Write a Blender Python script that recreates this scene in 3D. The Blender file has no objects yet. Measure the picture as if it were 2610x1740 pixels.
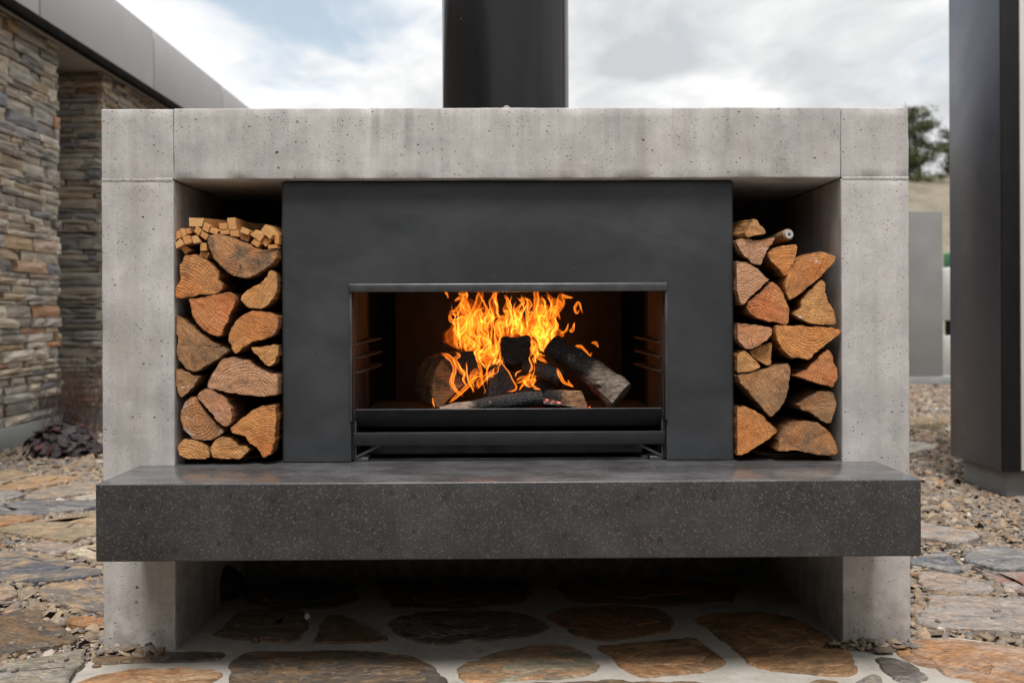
import bpy, bmesh, math, random
import numpy as np
from mathutils import Matrix, Vector, Euler

# ------------------------------------------------------------------ camera
scene = bpy.context.scene
COL = scene.collection
YAW, ROLL, SHIFT = math.radians(-0.65), math.radians(-0.24), -0.0293
CAM = np.array([0.0, -2.47, 0.834])
cam_data = bpy.data.cameras.new("camera")
cam_data.lens = 35.0; cam_data.sensor_width = 36.0
cam_data.shift_y = SHIFT
cam_data.clip_start = 0.05; cam_data.clip_end = 2000
cam_data.dof.use_dof = True
cam_data.dof.focus_distance = 2.46
cam_data.dof.aperture_fstop = 3.6
cam = bpy.data.objects.new("camera", cam_data)
COL.objects.link(cam)
RM = Matrix.Rotation(YAW, 3, 'Z') @ Matrix.Rotation(math.pi/2, 3, 'X') @ Matrix.Rotation(ROLL, 3, 'Z')
cam.matrix_world = Matrix.Translation(Vector(CAM)) @ RM.to_4x4()
scene.camera = cam

# ------------------------------------------------------------------ world
SUN_EL, SUN_AZ = math.radians(66), math.radians(183)     # azimuth clockwise from +y (north)
world = bpy.data.worlds.new("World"); scene.world = world; world.use_nodes = True
wt = world.node_tree; wt.nodes.clear()

class NT:
    """small helper to write node trees as expressions"""
    def __init__(s, tree): s.t = tree
    def n(s, kind, **kw):
        nd = s.t.nodes.new(kind)
        for k, v in kw.items(): setattr(nd, k, v)
        return nd
    def put(s, sock, val):
        if val is None: return
        if isinstance(val, bpy.types.NodeSocket): s.t.links.new(val, sock)
        else:
            if hasattr(sock, 'default_value'):
                dv = sock.default_value
                if hasattr(dv, '__len__') and not hasattr(val, '__len__'): val = [val]*len(dv)
                if hasattr(dv, '__len__') and len(dv) == 4 and len(val) == 3: val = tuple(val)+(1,)
                sock.default_value = val
    def m(s, op, a, b=None, c=None, clamp=False):
        nd = s.n('ShaderNodeMath', operation=op); nd.use_clamp = clamp
        for i, v in enumerate((a, b, c)): s.put(nd.inputs[i], v)
        return nd.outputs[0]
    def v(s, op, a, b=None):
        nd = s.n('ShaderNodeVectorMath', operation=op)
        s.put(nd.inputs[0], a); s.put(nd.inputs[1], b)
        return nd.outputs['Value'] if op in ('LENGTH', 'DOT_PRODUCT', 'DISTANCE') else nd.outputs[0]
    def mix(s, f, a, b, blend='MIX'):
        nd = s.n('ShaderNodeMix', data_type='RGBA', blend_type=blend)
        s.put(nd.inputs['Factor'], f); s.put(nd.inputs[6], a); s.put(nd.inputs[7], b)
        return nd.outputs[2]
    def noise(s, vec, scale, detail=4, rough=.55, dist=0.0, col=False):
        nd = s.n('ShaderNodeTexNoise')
        s.put(nd.inputs['Vector'], vec); s.put(nd.inputs['Scale'], scale); s.put(nd.inputs['Detail'], detail)
        s.put(nd.inputs['Roughness'], rough); s.put(nd.inputs['Distortion'], dist)
        return nd.outputs['Color' if col else 'Fac']
    def vor(s, vec, scale, feature='F1', rand=1.0):
        nd = s.n('ShaderNodeTexVoronoi', feature=feature)
        s.put(nd.inputs['Vector'], vec); s.put(nd.inputs['Scale'], scale); s.put(nd.inputs['Randomness'], rand)
        return nd.outputs['Distance'], (nd.outputs['Color'] if 'Color' in nd.outputs else None)
    def rng(s, val, a, b, c=0.0, d=1.0, smooth=True):
        nd = s.n('ShaderNodeMapRange'); nd.interpolation_type = 'SMOOTHSTEP' if smooth else 'LINEAR'
        s.put(nd.inputs[0], val)
        for i, x in enumerate((a, b, c, d)): s.put(nd.inputs[i+1], x)
        return nd.outputs[0]
    def ramp(s, fac, stops, interp='LINEAR'):
        nd = s.n('ShaderNodeValToRGB'); cr = nd.color_ramp; cr.interpolation = interp
        while len(cr.elements) < len(stops): cr.elements.new(.5)
        for e, (p, c) in zip(cr.elements, stops):
            e.position = p; e.color = tuple(c)+(1,) if len(c) == 3 else c
        s.put(nd.inputs[0], fac); return nd.outputs[0]
    def scale(s, vec, xyz):
        return s.v('MULTIPLY', vec, xyz)
    def sep(s, vec):
        nd = s.n('ShaderNodeSeparateXYZ'); s.put(nd.inputs[0], vec); return nd.outputs
    def comb(s, x, y, z):
        nd = s.n('ShaderNodeCombineXYZ')
        for i, q in enumerate((x, y, z)): s.put(nd.inputs[i], q)
        return nd.outputs[0]
    def bump(s, h, strength, dist):
        nd = s.n('ShaderNodeBump'); s.put(nd.inputs['Height'], h)
        s.put(nd.inputs['Strength'], strength); s.put(nd.inputs['Distance'], dist)
        return nd.outputs[0]
    def attr(s, name):
        nd = s.n('ShaderNodeAttribute', attribute_type='OBJECT', attribute_name=name); return nd
    def obj(s): return s.n('ShaderNodeTexCoord').outputs['Object']
    def pos(s): return s.n('ShaderNodeNewGeometry').outputs['Position']
    def rand(s): return s.n('ShaderNodeObjectInfo').outputs['Random']

W = NT(wt)
wout = W.n('ShaderNodeOutputWorld'); wbg = W.n('ShaderNodeBackground')
sky = W.n('ShaderNodeTexSky'); sky.sky_type = 'NISHITA'; sky.sun_disc = False
sky.sun_elevation = SUN_EL; sky.sun_rotation = SUN_AZ; sky.air_density = 1.0; sky.dust_density = 1.5
d = W.n('ShaderNodeTexCoord').outputs['Generated']
dx, dy, dz = W.sep(d)
zz = W.m('ADD', W.m('ABSOLUTE', dz), 0.16)
flat = W.comb(W.m('DIVIDE', dx, zz), W.m('DIVIDE', dy, zz), 3.7)
warp = W.v('ADD', flat, W.v('MULTIPLY', W.v('SUBTRACT', W.noise(flat, 1.1, 2, .5, 0, True), (.5,.5,.5)), (.55,.55,0)))
cover = W.noise(W.scale(warp, (1.0, .62, 1)), 1.55, 6, .54)
thick = W.noise(W.v('ADD', W.scale(warp, (.8, .55, 1)), (7.3, 2.1, 0)), 2.3, 6, .56)
# a thin opening towards the upper left of the flue, as in the photograph
hole = W.rng(W.v('DISTANCE', W.scale(d, (1.0, 0, 1.75)), (-.150, 0, .47)), .03, .22, 1.0, 0.0)
cov = W.m('SUBTRACT', cover, W.m('MULTIPLY', hole, .16))
mask = W.rng(cov, .30, .45)
wig = W.m('MULTIPLY', W.m('SUBTRACT', W.noise(W.scale(d, (1, 1, 2.2)), 9, 5, .6), .5), .11)
def patch(x, z, sx, sz, r0, r1):
    q = W.m('ADD', W.v('DISTANCE', W.scale(d, (sx, 0, sz)), (x*sx, 0, z*sz)), W.m('MULTIPLY', wig, r1*11))
    return W.rng(q, r0, r1, 1.0, 0.0)
grey = W.m('MAXIMUM', W.m('MULTIPLY', patch(.147, .240, 1, 3.6, .0, .085), 1.1), W.m('MULTIPLY', patch(.44, .17, .6, 1.5, .0, .13), .85))
thick = W.m('ADD', thick, W.m('MULTIPLY', grey, .17))
cloud = W.ramp(thick, [(.42, (7.6, 7.6, 7.6)), (.50, (7.1, 7.12, 7.15)), (.57, (6.0, 6.05, 6.1)), (.70, (4.5, 4.55, 4.7))])
skyc = W.mix(.60, W.scale(sky.outputs[0], (.86, 1.0, 1.02)), (5.2, 5.75, 6.1))
W.put(wbg.inputs['Color'], W.mix(W.m('MINIMUM', W.m('MULTIPLY', grey, .42), .55), W.mix(mask, skyc, cloud), (4.6, 4.65, 4.8)))
wbg.inputs['Strength'].default_value = 0.1
wt.links.new(wbg.outputs[0], wout.inputs[0])

# ------------------------------------------------------------------ sun (soft, through cloud)
sun_data = bpy.data.lights.new("sun", 'SUN'); sun_data.energy = 3.2; sun_data.angle = math.radians(20)
sun_data.color = (1.0, .972, .94)
sun = bpy.data.objects.new("sun", sun_data); COL.objects.link(sun)
to_sun = Vector((math.sin(SUN_AZ)*math.cos(SUN_EL), math.cos(SUN_AZ)*math.cos(SUN_EL), math.sin(SUN_EL)))
sun.rotation_euler = to_sun.to_track_quat('Z', 'Y').to_euler(); sun.location = to_sun*20

vs = scene.view_settings
vs.view_transform = 'Standard'; vs.look = 'None'; vs.exposure = 0.50; vs.gamma = 1.0; vs.use_curve_mapping = False
scene.cycles.use_denoising = True
scene.cycles.max_bounces = 8; scene.cycles.diffuse_bounces = 4; scene.cycles.glossy_bounces = 4
scene.cycles.transparent_max_bounces = 64
scene.cycles.sample_clamp_indirect = 6.0

# ------------------------------------------------------------------ pixel -> place
RN = np.array(RM)
def ray(u, v): return RN @ np.array([(u-1305)/2610, (870-v)/2610+SHIFT, -35/36])
def P(u, v, y):
    r = ray(u, v); return CAM + r*(y-CAM[1])/r[1]
def G(u, v, z=0.0):
    r = ray(u, v); return CAM + r*(z-CAM[2])/r[2]
def crop(ox, oy, s, pts): return [(ox+a/s, oy+b/s) for a, b in pts]
cA = lambda p: crop(420, 440, 4.356, p)
cB = lambda p: crop(420, 780, 3.734, p)
cC = lambda p: crop(1850, 440, 4.356, p)
cD = lambda p: crop(1850, 780, 3.734, p)
cL = lambda p: crop(0, 1140, 2.613, p)
cM = lambda p: crop(860, 1140, 2.613, p)
cR = lambda p: crop(1710, 1140, 2.613, p)
cG = lambda p: crop(1100, 730, 4.9, p)
cF = lambda p: crop(1280, 700, 3.136, p)

rnd = random.Random(11)
nrng = np.random.default_rng(5)

# numpy gradient noise
_perm = np.random.default_rng(3).permutation(256); _perm = np.concatenate([_perm]*3)
_grad = np.random.default_rng(4).normal(size=(256, 3)); _grad /= np.linalg.norm(_grad, axis=1)[:, None]
def pnoise(p):
    p = np.asarray(p, float); i = np.floor(p).astype(int); f = p-i; i &= 255
    w = f*f*f*(f*(f*6-15)+10); out = 0
    for a in (0, 1):
        for b in (0, 1):
            for c in (0, 1):
                h = _perm[_perm[_perm[i[..., 0]+a]+i[..., 1]+b]+i[..., 2]+c]
                g = _grad[h % 256]; dd = f-np.array([a, b, c])
                ww = (w[..., 0] if a else 1-w[..., 0])*(w[..., 1] if b else 1-w[..., 1])*(w[..., 2] if c else 1-w[..., 2])
                out = out+ww*(g*dd).sum(-1)
    return out

# ------------------------------------------------------------------ object helpers
def tag(o, label=None, cat=None, group=None, kind=None):
    if label: o['label'] = label
    if cat: o['category'] = cat
    if group: o['group'] = group
    if kind: o['kind'] = kind
    return o
def empty(name, loc):
    o = bpy.data.objects.new(name, None); o.location = loc; COL.objects.link(o); o.empty_display_size = .05
    return o
WLOC = {}
def wloc(o): return WLOC.get(o.name, Vector(o.location))
def mk(name, verts, faces, mats, parent=None, origin=None, midx=None, smooth=False):
    verts = np.asarray(verts, float)
    org = np.asarray(origin, float) if origin is not None else (verts.min(0)+verts.max(0))/2
    me = bpy.data.meshes.new(name)
    me.from_pydata((verts-org).tolist(), [], faces)
    for mt in (mats if isinstance(mats, (list, tuple)) else [mats]): me.materials.append(mt)
    if midx is not None: me.polygons.foreach_set('material_index', midx)
    if smooth: me.polygons.foreach_set('use_smooth', [True]*len(me.polygons))
    me.update()
    o = bpy.data.objects.new(name, me); COL.objects.link(o)
    wl = Vector(org); WLOC[o.name] = wl
    if parent is not None:
        o.parent = parent; o.location = wl-wloc(parent)
    else: o.location = wl
    return o
def fix_normals(o):
    bm = bmesh.new(); bm.from_mesh(o.data); bmesh.ops.recalc_face_normals(bm, faces=bm.faces)
    bm.to_mesh(o.data); bm.free(); return o
BOXF = [(0,3,2,1),(4,5,6,7),(0,1,5,4),(1,2,6,5),(2,3,7,6),(3,0,4,7)]
def boxv(x0,y0,z0,x1,y1,z1):
    return [(x0,y0,z0),(x1,y0,z0),(x1,y1,z0),(x0,y1,z0),(x0,y0,z1),(x1,y0,z1),(x1,y1,z1),(x0,y1,z1)]
def box(name, b, mat, parent=None, bev=0.002, seg=2):
    o = mk(name, boxv(*b), BOXF, mat, parent)
    if bev:
        bm = bmesh.new(); bm.from_mesh(o.data)
        bmesh.ops.bevel(bm, geom=bm.edges[:], offset=bev, segments=seg, affect='EDGES', profile=.5)
        bm.to_mesh(o.data); bm.free()
        o.data.polygons.foreach_set('use_smooth', [True]*len(o.data.polygons))
        o.data.set_sharp_from_angle(angle=math.radians(50))
    return o
def axis_pts(L, r, step):
    e = [0, .35*r, .75*r, 1.3*r]
    n = max(2, int((L-2.6*r)/step)); mid = list(np.linspace(1.3*r, L-1.3*r, n+1))[1:-1]
    return np.array(e+mid+[L-q for q in e[::-1]])
def rough_box(name, b, mat, parent, r=.006, step=.02, amp=.0012, seed=0, edge_amp=.002):
    """cast block: rounded, slightly chipped edges and uneven faces"""
    x0,y0,z0,x1,y1,z1 = b; Ls = [x1-x0, y1-y0, z1-z0]; ax = [axis_pts(L, r, step) for L in Ls]
    V, F = [], []
    for a in range(3):
        u, v = (a+1) % 3, (a+2) % 3
        for side in (0, 1):
            nu, nv = len(ax[u]), len(ax[v]); base = len(V)
            for i in range(nu):
                for j in range(nv):
                    p = [0, 0, 0]; p[a] = Ls[a]*side; p[u] = ax[u][i]; p[v] = ax[v][j]; V.append(p)
            for i in range(nu-1):
                for j in range(nv-1):
                    q = [base+i*nv+j, base+(i+1)*nv+j, base+(i+1)*nv+j+1, base+i*nv+j+1]
                    F.append(q if side else q[::-1])
    V = np.array(V); L = np.array(Ls); inner = np.clip(V, r, L-r); dd = V-inner
    ln = np.linalg.norm(dd, axis=1, keepdims=True); nrm = dd/np.maximum(ln, 1e-9)
    edge = (np.abs(dd) > 1e-6).sum(1) > 1
    n1 = pnoise(V*9+seed*7.1); n2 = pnoise(V*60+seed*3.3); n3 = pnoise(V*25+seed*5.1)
    out = inner+nrm*r + nrm*(amp*n1+amp*.4*n3)[:, None]
    out -= nrm*(edge*edge_amp*np.clip(n2+.6*n3, 0, 1)*1.6)[:, None]
    o = mk(name, out+np.array([x0, y0, z0]), F, mat, parent)
    bm = bmesh.new(); bm.from_mesh(o.data); bmesh.ops.remove_doubles(bm, verts=bm.verts, dist=2e-5)
    bm.to_mesh(o.data); bm.free()
    o.data.polygons.foreach_set('use_smooth', [True]*len(o.data.polygons))
    o.data.set_sharp_from_angle(angle=math.radians(60))
    return o
def resample(poly, step):
    p = np.asarray(poly, float); q = np.roll(p, -1, 0); out = []
    for a, b in zip(p, q):
        n = max(1, int(np.linalg.norm(b-a)/step))
        for k in range(n): out.append(a+(b-a)*k/n)
    return np.array(out)
def smooth_loop(p, k=1):
    for _ in range(k): p = .25*np.roll(p, 1, 0)+.5*p+.25*np.roll(p, -1, 0)
    return p
def area2(p): return np.sum(p[:, 0]*np.roll(p[:, 1], -1)-np.roll(p[:, 0], -1)*p[:, 1])
def inset(p, dist):
    t = np.roll(p, -1, 0)-np.roll(p, 1, 0); t /= np.maximum(np.linalg.norm(t, axis=1, keepdims=True), 1e-9)
    nrm = np.stack([-t[:, 1], t[:, 0]], 1)      # inward for CCW
    return p+nrm*np.asarray(dist).reshape(-1, 1) if np.ndim(dist) else p+nrm*dist
def in_poly(px, py, poly):
    ins = np.zeros(px.shape, bool); n = len(poly); j = n-1
    for i in range(n):
        xi, yi = poly[i]; xj, yj = poly[j]
        c = ((yi > py) != (yj > py)) & (px < (xj-xi)*(py-yi)/((yj-yi) if yj != yi else 1e-12)+xi)
        ins ^= c; j = i
    return ins
def tube(pts, rad, nseg=10, squash=1.0, jit=0.0, seed=0, caps=True, up=(0, 1, 0)):
    pts = np.asarray(pts, float); rad = np.asarray(rad, float)*np.ones(len(pts)); V, F = [], []
    up = np.array(up, float)
    for i, p in enumerate(pts):
        t = pts[min(i+1, len(pts)-1)]-pts[max(i-1, 0)]; t /= np.linalg.norm(t)
        a = np.cross(t, up)
        if np.linalg.norm(a) < .1: a = np.cross(t, (1, 0, 0))
        a /= np.linalg.norm(a); b = np.cross(a, t)
        for k in range(nseg):
            th = 2*math.pi*k/nseg; V.append(p+rad[i]*(a*math.cos(th)+b*math.sin(th)*squash))
    V = np.array(V)
    if jit:
        c = np.repeat(pts, nseg, 0); dv = V-c
        V = c+dv*(1+jit*pnoise(V*22+seed*9.7)+jit*.5*pnoise(V*70+seed*3.7))[:, None]
    for i in range(len(pts)-1):
        for k in range(nseg):
            a = i*nseg+k; b = i*nseg+(k+1) % nseg; F.append((a, b, b+nseg, a+nseg))
    if caps:
        F.append(tuple(range(nseg))[::-1]); F.append(tuple(range((len(pts)-1)*nseg, len(pts)*nseg)))
    return V, F

# ------------------------------------------------------------------ materials
def mat(name, fn):
    mt = bpy.data.materials.new(name); mt.use_nodes = True; t = mt.node_tree; t.nodes.clear()
    s = NT(t); out = s.n('ShaderNodeOutputMaterial'); bs = s.n('ShaderNodeBsdfPrincipled')
    t.links.new(bs.outputs[0], out.inputs[0])
    r = fn(s)
    for k, val in r.items(): s.put(bs.inputs[k], val)
    return mt
def plain(name, col, rough=.6, metal=0.0, var=.12, scale=6, bump=0.0, bscale=60, coat=None, spec=.5):
    def f(s):
        c = s.obj(); n = s.noise(c, scale, 5)
        k = s.rng(n, .3, .7, 1-var, 1+var, False)
        r = {'Base Color': s.mix(1.0, col, s.comb(k, k, k), 'MULTIPLY'),
             'Roughness': s.rng(s.noise(c, scale*2.3, 4), .3, .7, rough*.85, min(1, rough*1.15), False), 'Metallic': metal,
             'Specular IOR Level': spec}
        if bump: r['Normal'] = s.bump(s.noise(c, bscale, 4), .5, bump)
        return r
    return mat(name, f)

def m_concrete(name, tint, warm):
    def f(s):
        c = s.pos()
        big = s.noise(c, 2.6, 6, .62); med = s.noise(c, 11, 6, .62); fine = s.noise(c, 230, 4, .75)
        streak = s.noise(s.scale(c, (17, 17, 1.1)), 1.0, 5, .6)
        v = s.m('ADD', s.m('ADD', s.m('MULTIPLY', s.m('SUBTRACT', big, .5), 1.0), s.m('MULTIPLY', s.m('SUBTRACT', med, .5), .80)),
                s.m('ADD', s.m('MULTIPLY', s.m('SUBTRACT', streak, .5), .80), s.m('MULTIPLY', s.m('SUBTRACT', fine, .5), .62)))
        k = s.m('ADD', 1.0, v)
        col = s.mix(1.0, tint, s.comb(k, k, k), 'MULTIPLY')
        # warm and greenish stains, pale laitance blooms
        col = s.mix(s.rng(s.noise(s.scale(c, (6, 6, 2.2)), 1.0, 4, .6), .54, .74, 0, .55), col, warm)
        col = s.mix(s.rng(s.noise(c, 21, 5, .65), .56, .78, 0, .38), col, (.56, .55, .54))
        stn = s.noise(s.scale(c, (24, 24, .9)), 1.0, 4, .6); zc_ = s.sep(c)[2]
        col = s.mix(s.m('MULTIPLY', s.rng(stn, .50, .70, 0, .60), s.m('MULTIPLY', s.rng(zc_, 1.17, 1.30), s.rng(s.noise(c, 1.7, 3), .40, .60))), col, (.22, .212, .20))
        col = s.mix(s.m('MULTIPLY', s.rng(zc_, .0, .30, 1, 0), s.rng(s.noise(c, 24, 5, .7), .36, .66, .10, .75)), col, (.245, .218, .185))
        # air holes in three sizes
        pits = None; hgt = None
        for sc, thr, rad in ((20, .60, .10), (42, .46, .155), (90, .40, .21), (170, .42, .26)):
            dist, cc = s.vor(s.v('ADD', s.scale(c, (1, 1, 1.25)), s.v('MULTIPLY', s.v('SUBTRACT', s.noise(c, sc*3.0, 2, .5, 0, True), (.5, .5, .5)), (.22/sc, .22/sc, .22/sc))), sc)
            r_, g_, b_ = s.sep(cc)
            edge = s.m('MULTIPLY', s.rng(r_, thr, 1.0, .25, 1.0, False), rad)
            q = s.m('MULTIPLY', s.rng(s.m('DIVIDE', dist, edge), .75, 1.15, 1, 0), s.m('GREATER_THAN', r_, thr))
            zone = s.rng(s.noise(c, 5.0+sc*.05, 3), .38, .62)
            q = s.m('MULTIPLY', q, zone)
            pits = q if pits is None else s.m('MAXIMUM', pits, q)
        col = s.mix(s.m('MULTIPLY', pits, .90), col, (.045, .04, .037))
        grit = s.noise(c, 75, 5, .8)
        col = s.mix(s.rng(grit, .50, .76, 0, .30), col, (.215, .205, .195))
        col = s.mix(s.rng(grit, .26, .46, .25, 0), col, (.56, .55, .54))
        hgt = s.m('ADD', s.m('SUBTRACT', s.m('MULTIPLY', fine, .30), s.m('MULTIPLY', pits, 1.6)), s.m('MULTIPLY', med, .9))
        return {'Base Color': col, 'Roughness': s.rng(med, .3, .7, .70, .92, False), 'Normal': s.bump(hgt, .55, .0022),
                'Specular IOR Level': .3}
    return mat(name, f)
M_conc = m_concrete('concrete', (.40, .378, .362), (.30, .268, .228))
M_conc_shade = m_concrete('concrete_shade_copy', (.115, .105, .088), (.08, .07, .055))  # same concrete, colour darkened to deepen the shade at the back

def f_slab(s):
    c = s.pos(); cc = s.v('ADD', c, s.v('MULTIPLY', s.v('SUBTRACT', s.noise(c, 90, 2, .5, 0, True), (.5, .5, .5)), (.008, .008, .008)))
    base = s.ramp(s.noise(c, 7, 6, .65), [(.3, (.017, .016, .0165)), (.55, (.029, .0275, .028)), (.75, (.045, .043, .0435))])
    d1, k1 = s.vor(cc, 42); r1 = s.sep(k1)
    col = s.mix(s.m('MULTIPLY', s.m('GREATER_THAN', r1[0], .72), s.rng(d1, .22, .38, .8, 0)), base, (.017, .010, .008))
    d4, k4 = s.vor(cc, 110); r4 = s.sep(k4)
    col = s.mix(s.m('MULTIPLY', s.m('GREATER_THAN', r4[1], .80), s.rng(d4, .25, .36, .6, 0)), col, (.075, .065, .06))
    d2, k2 = s.vor(c, 230); r2 = s.sep(k2)
    col = s.mix(s.m('MULTIPLY', s.m('GREATER_THAN', s.m('ADD', r2[0], s.m('MULTIPLY', s.m('SUBTRACT', s.noise(c, 9, 4, .7), .5), .6)), .80), s.rng(d2, .16, .34, .75, 0)), col, s.ramp(r2[1], [(0, (.14, .125, .12)), (.5, (.22, .20, .19)), (.85, (.16, .12, .085)), (1, (.30, .29, .28))]))
    d3, k3 = s.vor(c, 430); r3 = s.sep(k3)
    col = s.mix(s.m('MULTIPLY', s.m('GREATER_THAN', s.m('ADD', r3[0], s.m('MULTIPLY', s.m('SUBTRACT', s.noise(c, 14, 4, .7), .5), .7)), .68), s.rng(d3, .22, .42, .6, 0)), col, s.ramp(r3[1], [(0, (.10, .095, .09)), (1, (.22, .21, .20))]))
    nz = s.sep(s.n('ShaderNodeNewGeometry').outputs['Normal'])[2]
    top = s.rng(nz, .5, .9)
    dust = s.m('MULTIPLY', top, s.rng(s.noise(s.scale(c, (1.0, 1.8, 1)), 5.0, 6, .68), .36, .72, .12, .50))
    col = s.mix(dust, col, (.24, .238, .245))
    return {'Base Color': col, 'Roughness': s.m('ADD', s.m('MULTIPLY', top, -.20), s.rng(s.noise(c, 9, 5), .3, .7, .40, .50, False)),
            'Normal': s.bump(s.noise(c, 300, 3), .12, .0006), 'Specular IOR Level': .5}
M_slab = mat('polished_concrete', f_slab)

def f_steel(s):
    c = s.pos()
    n = s.noise(s.scale(c, (1.4, 1, 2.2)), 2.4, 5, .6, .6); fine = s.noise(s.scale(c, (260, 30, 14)), 1.0, 3, .6)
    col = s.ramp(n, [(.30, (.026, .0285, .0315)), (.5, (.038, .041, .0445)), (.70, (.056, .0595, .064))])
    blot = s.noise(c, 17, 6, .7)
    col = s.mix(s.rng(blot, .55, .75, 0, .35), col, (.036, .037, .040))
    # heat tint above the fire opening, rust bloom at the cut edges
    x, y, z = s.sep(c)
    soot = s.rng(s.v('DISTANCE', s.comb(s.m('MULTIPLY', x, .8), 0, s.m('MULTIPLY', z, 1.5)), (.02, 0, 1.40)), .03, .24, 1, 0)
    col = s.mix(s.m('MULTIPLY', soot, s.rng(n, .2, .7, .35, .75)), col, (.026, .0255, .027))
    d3, k3 = s.vor(c, 70); q = s.m('MULTIPLY', s.m('GREATER_THAN', s.sep(k3)[0], .965), s.rng(d3, .04, .10, .8, 0))
    col = s.mix(q, col, (.24, .24, .23))
    return {'Base Color': col, 'Roughness': s.m('ADD', s.rng(blot, .3, .7, .34, .46, False), s.m('MULTIPLY', fine, .08)), 'Metallic': .25,
            'Normal': s.bump(s.m('ADD', s.noise(c, 3, 2), s.m('MULTIPLY', fine, .02)), .04, .008), 'Specular IOR Level': .5}
M_steel = mat('blackened_steel', f_steel)
M_black = plain('black_painted_steel', (.012, .0122, .013), .5, .1, .2, 12, .0003, 200)
M_tray = plain('dusty_black_tray', (.014, .0135, .0135), .42, .2, .9, 14, .0006, 120)
M_lip = plain('worn_steel_edge', (.075, .075, .078), .38, .55, .25, 20, .0003, 200)
def f_rust(s):
    c = s.pos(); n = s.noise(s.scale(c, (1, 1, .5)), 26, 6, .68); st = s.noise(s.scale(c, (60, 60, 5)), 1, 4)
    col = s.ramp(n, [(.28, (.008, .0065, .006)), (.5, (.026, .014, .0095)), (.70, (.060, .030, .016))])
    col = s.mix(s.rng(st, .52, .75, 0, .5), col, (.11, .085, .07))
    return {'Base Color': col, 'Roughness': .85, 'Normal': s.bump(n, .5, .003)}
M_rust = mat('rusty_firebox_steel', f_rust)
M_soot2 = plain('sooty_back_plate', (.0075, .0048, .0036), .9, 0, .5, 9, .001, 60)
M_soot = plain('sooty_steel', (.012, .009, .0075), .9, 0, .4, 12, .001, 60)
def f_flue(s):
    c = s.obj()
    d3, k3 = s.vor(s.scale(c, (1, 1, .55)), 42); q = s.m('MULTIPLY', s.m('GREATER_THAN', s.sep(k3)[0], .955), s.rng(d3, .03, .09, .9, 0))
    sc = s.rng(s.noise(s.scale(c, (60, 60, 9)), 1, 4, .6), .74, .78, 0, .6)
    col = s.mix(s.m('MAXIMUM', q, s.m('MULTIPLY', sc, s.rng(s.noise(c, 4, 2), .5, .62))), (.009, .0088, .0095), (.13, .13, .13))
    return {'Base Color': col, 'Roughness': s.rng(s.noise(s.scale(c, (5, 5, 2)), 1.5, 4), .3, .7, .16, .24, False),
            'Normal': s.bump(s.noise(s.scale(c, (1, 1, .7)), 12, 3), .05, .006), 'Specular IOR Level': .34}
M_flue = mat('black_flue_paint', f_flue)

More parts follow.
